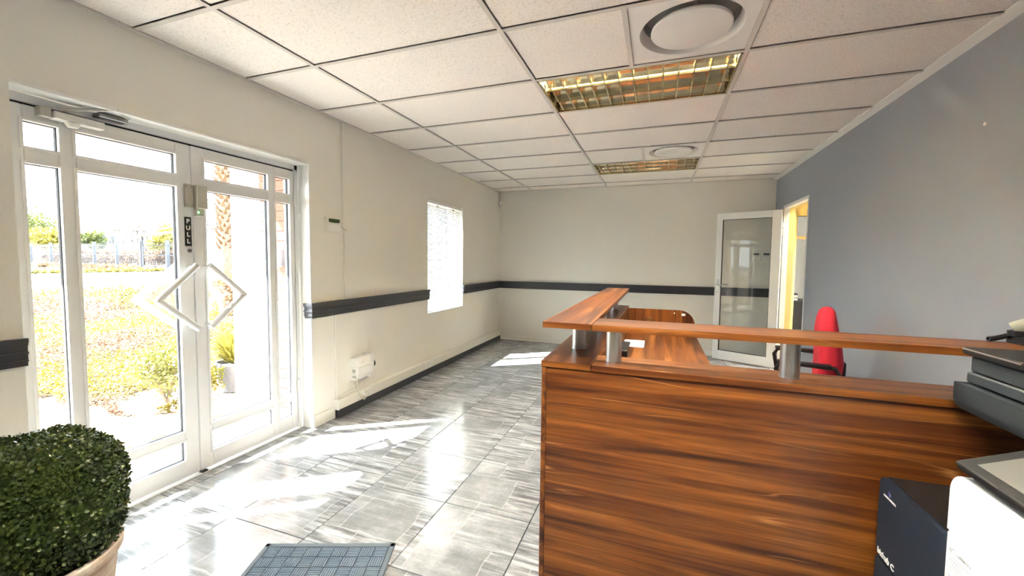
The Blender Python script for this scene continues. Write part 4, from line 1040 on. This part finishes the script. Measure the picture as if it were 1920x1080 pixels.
for _ in range(420):
    a = rnd.uniform(0, 2*PI); r1 = rnd.uniform(.02, .24); p = Vector((-4.12+.05*math.cos(a), 2.98+.05*math.sin(a), .26))-OFF[t.name]
    q = p+Vector((r1*math.cos(a), r1*math.sin(a), rnd.uniform(.05, .36))); w = Vector((-math.sin(a), math.cos(a), 0))*.012; k = len(vs)
    md = (p+q)/2+Vector((0, 0, .03)); vs += [tuple(p), tuple(md+w), tuple(q), tuple(md-w)]; fs.append((k, k+1, k+2, k+3))
me = bpy.data.meshes.new('foliage'); me.from_pydata(vs, [], fs); me.materials.append(M['leaf_yellow']); o = bpy.data.objects.new('foliage', me); COL.objects.link(o); o.parent = t; tag(o, kind='stuff')

# ---- road, kerb
m = MB(); m.box(-29, -14.9, -40, 70, .36, .425); tag(m.build('road', 'asphalt'), 'pale sunlit asphalt road beyond the garden bank', 'road', kind='structure')
tag(MB().box(-14.9, -14.75, -40, 70, .36, .50, .01, 1).build('kerb', 'concrete'), 'concrete kerb along the road', 'kerb', kind='structure')
rnd = random.Random(2)
o = bed_leaves('far_verge', 9000, lambda r: (lambda u: (-29.2-3.2*u, r.uniform(4, 17), .03))(r.random()), 'grass', .10, .2, 9); tag(o, 'yellow-green grass verge along the palisade fence', 'grass', kind='stuff')

# ---- palisade fence beyond the road
fa, fb = at(345, 509, 27.5), at(60, 489, 38.5); fa.z = fb.z = .42
fdir = (fb-fa).normalized(); far_l = fb+fdir*12; near_r = fa-fdir*26
fence = thing('palisade_fence', (fa.x, fa.y, .42), 'dark grey steel palisade fence with square posts beyond the road', 'fence')
def face_rz(p): return math.atan2(p.y, p.x)-PI/2      # local -y looks back at the entrance
def fline(px_):                                   # parameter along the fence where a photo column meets it
    d = at(px_, 500, 1)-Vector((0, 0, HC)); n_ = Vector((-fdir.y, fdir.x)); k = (Vector((fa.x, fa.y)).dot(n_))/(Vector((d.x, d.y)).dot(n_)); return Vector((d.x*k, d.y*k, .42))
posts = [fline(px_) for px_ in (60, 97, 137, 178, 220, 266, 315, 366, 420, 478, 540)]
pm = MB().box(-.09, .09, -.09, .09, -.1, 2.06).mesh('post', 'fence_grey')
for p in posts: inst('post', pm, fence, p, (0, 0, math.atan2(fdir.y, fdir.x)))
pk = MB(); rl = MB()
side = Vector((-fdir.y, fdir.x, 0))
for a, b in zip(posts, posts[1:]):
    L = (b-a).length; n_ = int(L/.17)
    for k in range(1, n_):
        q = a+(b-a)*(k/n_)
        pk.bm.faces.new([pk.bm.verts.new(v) for v in (q-fdir*.018, q+fdir*.018, q+fdir*.018+Vector((0, 0, 1.9)), q+Vector((0, 0, 1.96)), q-fdir*.018+Vector((0, 0, 1.9)))])
    for zz in (.25, 1.0, 1.7):
        c = [a+Vector((0, 0, zz)), b+Vector((0, 0, zz))]; rl.tube(c, .03, 4)
tag(pk.build('pickets', 'fence_grey', fence), kind='stuff'); tag(rl.build('rails', 'fence_grey', fence))

# ---- house behind the fence
hc = at(243, 470, 47); hz = .42
house = thing('far_house', (hc.x, hc.y, hz), 'white house with orange tiled roof behind the fence', 'house', local=True, rz=face_rz(hc))
MB().box(-4.7, 4.9, 0, 5, 0, 3.95).build('wall', 'house_white', house)
MB().prism([(-.5, 3.9), (5.5, 3.9), (2.5, 5.45)], -5.1, 5.3, 0).build('roof', 'roof_orange', house)
for x in (-3.5, -1.7, .1, 1.9, 3.7):
    wv = MB().box(x-.6, x+.6, -.06, .02, 2.15, 3.15).build('window', 'window_dark', house)
    MB().box(x-.66, x+.66, -.09, -.02, 2.07, 2.15).build('sill', 'house_white', wv)
    MB().box(x-.04, x+.04, -.08, -.05, 2.15, 3.15).build('glazing_bar', 'house_white', wv)

# ---- trees
def bare_tree(px_, py_, fw, hgt, label, seed, spread=.55, cat='tree'):
    rnd = random.Random(seed); b = at(px_, py_, fw); z0 = .42
    t = thing('bare_tree', (b.x, b.y, z0), label, cat, 'leafless trees behind the fence'); m = MB()
    def br(p, d, l, r, n):
        q = p+d*l; m.tube([tuple(p), tuple(p+d*l*.5+Vector((rnd.gauss(0, .04), rnd.gauss(0, .04), 0))*l), tuple(q)], [r, r*.85, r*.7], 5)
        if n == 0: return
        for _ in range(rnd.choice((2, 3, 3))):
            e = (d+Vector((rnd.gauss(0, spread), rnd.gauss(0, spread), rnd.gauss(.12, .3)))).normalized(); br(q, e, l*rnd.uniform(.62, .82), r*.62, n-1)
    for _ in range(4): br(Vector((b.x, b.y, z0-.1)), Vector((rnd.gauss(0, .35), rnd.gauss(0, .35), 1)).normalized(), hgt*.30, hgt*.014, 5)
    m.build('branches', 'bark_pale', t); return t
bare_tree(284, 480, 41, 5.6, 'spreading leafless grey tree in front of the white house', 3, .45)
bare_tree(226, 480, 42.5, 4.6, 'leafless tree with dense dark crown by the orange roof', 5, .42)
bare_tree(404, 490, 38, 5.6, 'tall thin leafless tree beside the palm trunk', 12, .26)
for px_, py_, fw, rx, rz_, n_, mat, lb in ((68, 428, 47, 3.3, 2.4, 3200, 'leaf_tree', 'broad green tree at the far end of the fence'), (100, 446, 42, 1.7, 1.2, 1800, 'leaf_yellow', 'low yellow-green bush behind the fence by the broad tree'),
        (312, 449, 36.0, 1.3, 1.2, 1600, 'leaf_yellow', 'rounded yellow bush behind the fence by the white house'), (166, 452, 39.0, .9, .9, 1200, 'leaf_tree', 'small olive bush behind the fence below the orange roof'), (158, 426, 62, 1.8, 1.8, 1500, 'leaf_dry', 'rusty-leaved tree beside the orange roof'),
        (512, 462, 34, 1.4, 1.5, 1600, 'leaf_yellow', 'bright bush behind the fence beside the porch column')):
    c = at(px_, py_, fw); leafy('far_bush' if rz_ < 1.5 else 'far_tree', tuple(c), rx, rz_, n_, mat, .30, lb, 'tree' if rz_ >= 1.5 else 'bush', seed=int(px_), z0=.42)
vl = ('pale straggly planting at the fence foot by the white house', 'pale straggly planting at the fence foot below the low yellow-green bush', 'pale straggly planting at the fence foot below the broad tree', 'pale straggly planting at the fence foot nearest the guard booth')
for k, (px_, py_, fw) in enumerate(((190, 500, 29.0), (122, 496, 32.5), (80, 496, 32.5), (245, 505, 27))):
    c = at(px_, py_, fw); leafy('verge_plant', (c.x, c.y, .60), .8, .20, 500, 'leaf_dry', .12, vl[k], 'shrub', seed=30+k, z0=.42)
rnd = random.Random(77)                            # dry growth behind the fence
def reg_dry(r):
    k = r.random(); p = posts[0]+(posts[-1]-posts[0])*k; q = side if side.dot(Vector((p.x, p.y, 0))) > 0 else -side; p = p+q*r.uniform(.6, 1.6)
    return p.x, p.y, .9+.5*math.sin(k*40)**2
o = bed_leaves('dry_hedge', 9000, reg_dry, 'leaf_dry', .10, .2, 19); tag(o, 'dry greyish hedge growing behind the palisade fence', 'hedge', kind='stuff')
tag(MB().box(-6.4, -2.8, 8.4, 8.6, -.1, 3.1).build('blind_backdrop', 'backdrop_grey', base=(-4.5, 8.5, 0)), 'slate grey backdrop wall added outside to darken the blind gaps', 'wall')  # backdrop added outside the window so the gaps between slats look darker
# palm
b = at(428, 575, 8.6); t = thing('palm_tree', (b.x, b.y, ground_z(b.x, b.y)), 'thick palm trunk with ragged old leaf bases beside the porch column', 'palm')
z0 = ground_z(b.x, b.y)
MB().tube([(b.x, b.y, z0-.1), (b.x, b.y, z0+1.2), (b.x-.03, b.y, z0+2.6), (b.x-.05, b.y, z0+4.2)], [.17, .13, .13, .14], 12).build('trunk', 'palm_bark', t, True)
rnd = random.Random(21); m = MB()
for k in range(230):
    zz = z0+1.35+2.8*k/230; a = k*2.4; r = .125; d = Vector((math.cos(a), math.sin(a), 0)); p = Vector((b.x-.03, b.y, zz))+d*r
    q = p+d*rnd.uniform(.08, .20)+Vector((0, 0, rnd.uniform(.05, .20))); w = Vector((-d.y, d.x, 0))*.035
    m.tri(tuple(p-w), tuple(p+w), tuple(q)); m.tri(tuple(p-w-Vector((0, 0, .02))), tuple(q), tuple(p+w-Vector((0, 0, .02))))
tag(m.build('leaf_bases', 'leaf_dry', t), kind='stuff')
# guard booth and carport
b = at(400, 505, 19.5); t = thing('guard_booth', (b.x, b.y, .42), 'small cream guard booth with curved canopy across the road', 'booth', local=True, rz=face_rz(b))
MB().box(-.9, .9, -.6, .6, 0, 2.0, .02, 1).build('wall', 'booth_cream', t)
m = MB(); prof = [(-1.3+2.6*k/12, 2.05+.28*(1-((k-6)/6)**2)) for k in range(13)]
m.prism(prof+[(x, z-.06) for x, z in prof[::-1]], -.9, .9, 1); m.build('canopy', 'canopy_white', t)
MB().box(-.55, -.05, -.63, -.59, 1.0, 1.7).build('window', 'house_white', t); MB().box(.15, .5, -.66, -.59, .85, 1.3, .01, 1).build('meter_box', 'white_plastic', t)
for x in (-1.0, 1.0): MB().tube([(x, -.62, 0), (x, -.62, 2.05)], .04, 8).build('post', 'fence_grey', t)
b = at(350, 470, 30); t = thing('shade_carport', (b.x, b.y, .42), 'white curved shade-cloth carport behind the fence', 'carport', local=True, rz=face_rz(b))
prof = [(-3.0+6.0*k/12, 2.15+.55*(1-((k-6)/6)**2)) for k in range(13)]
m = MB(); m.prism(prof+[(x, z-.05) for x, z in prof[::-1]], -1.5, 1.5, 1); m.build('canopy', 'canopy_white', t)
for x in (-2.4, 2.4): MB().tube([(x, 0, 0), (x, 0, 2.3)], .05, 8).build('post', 'fence_grey', t)
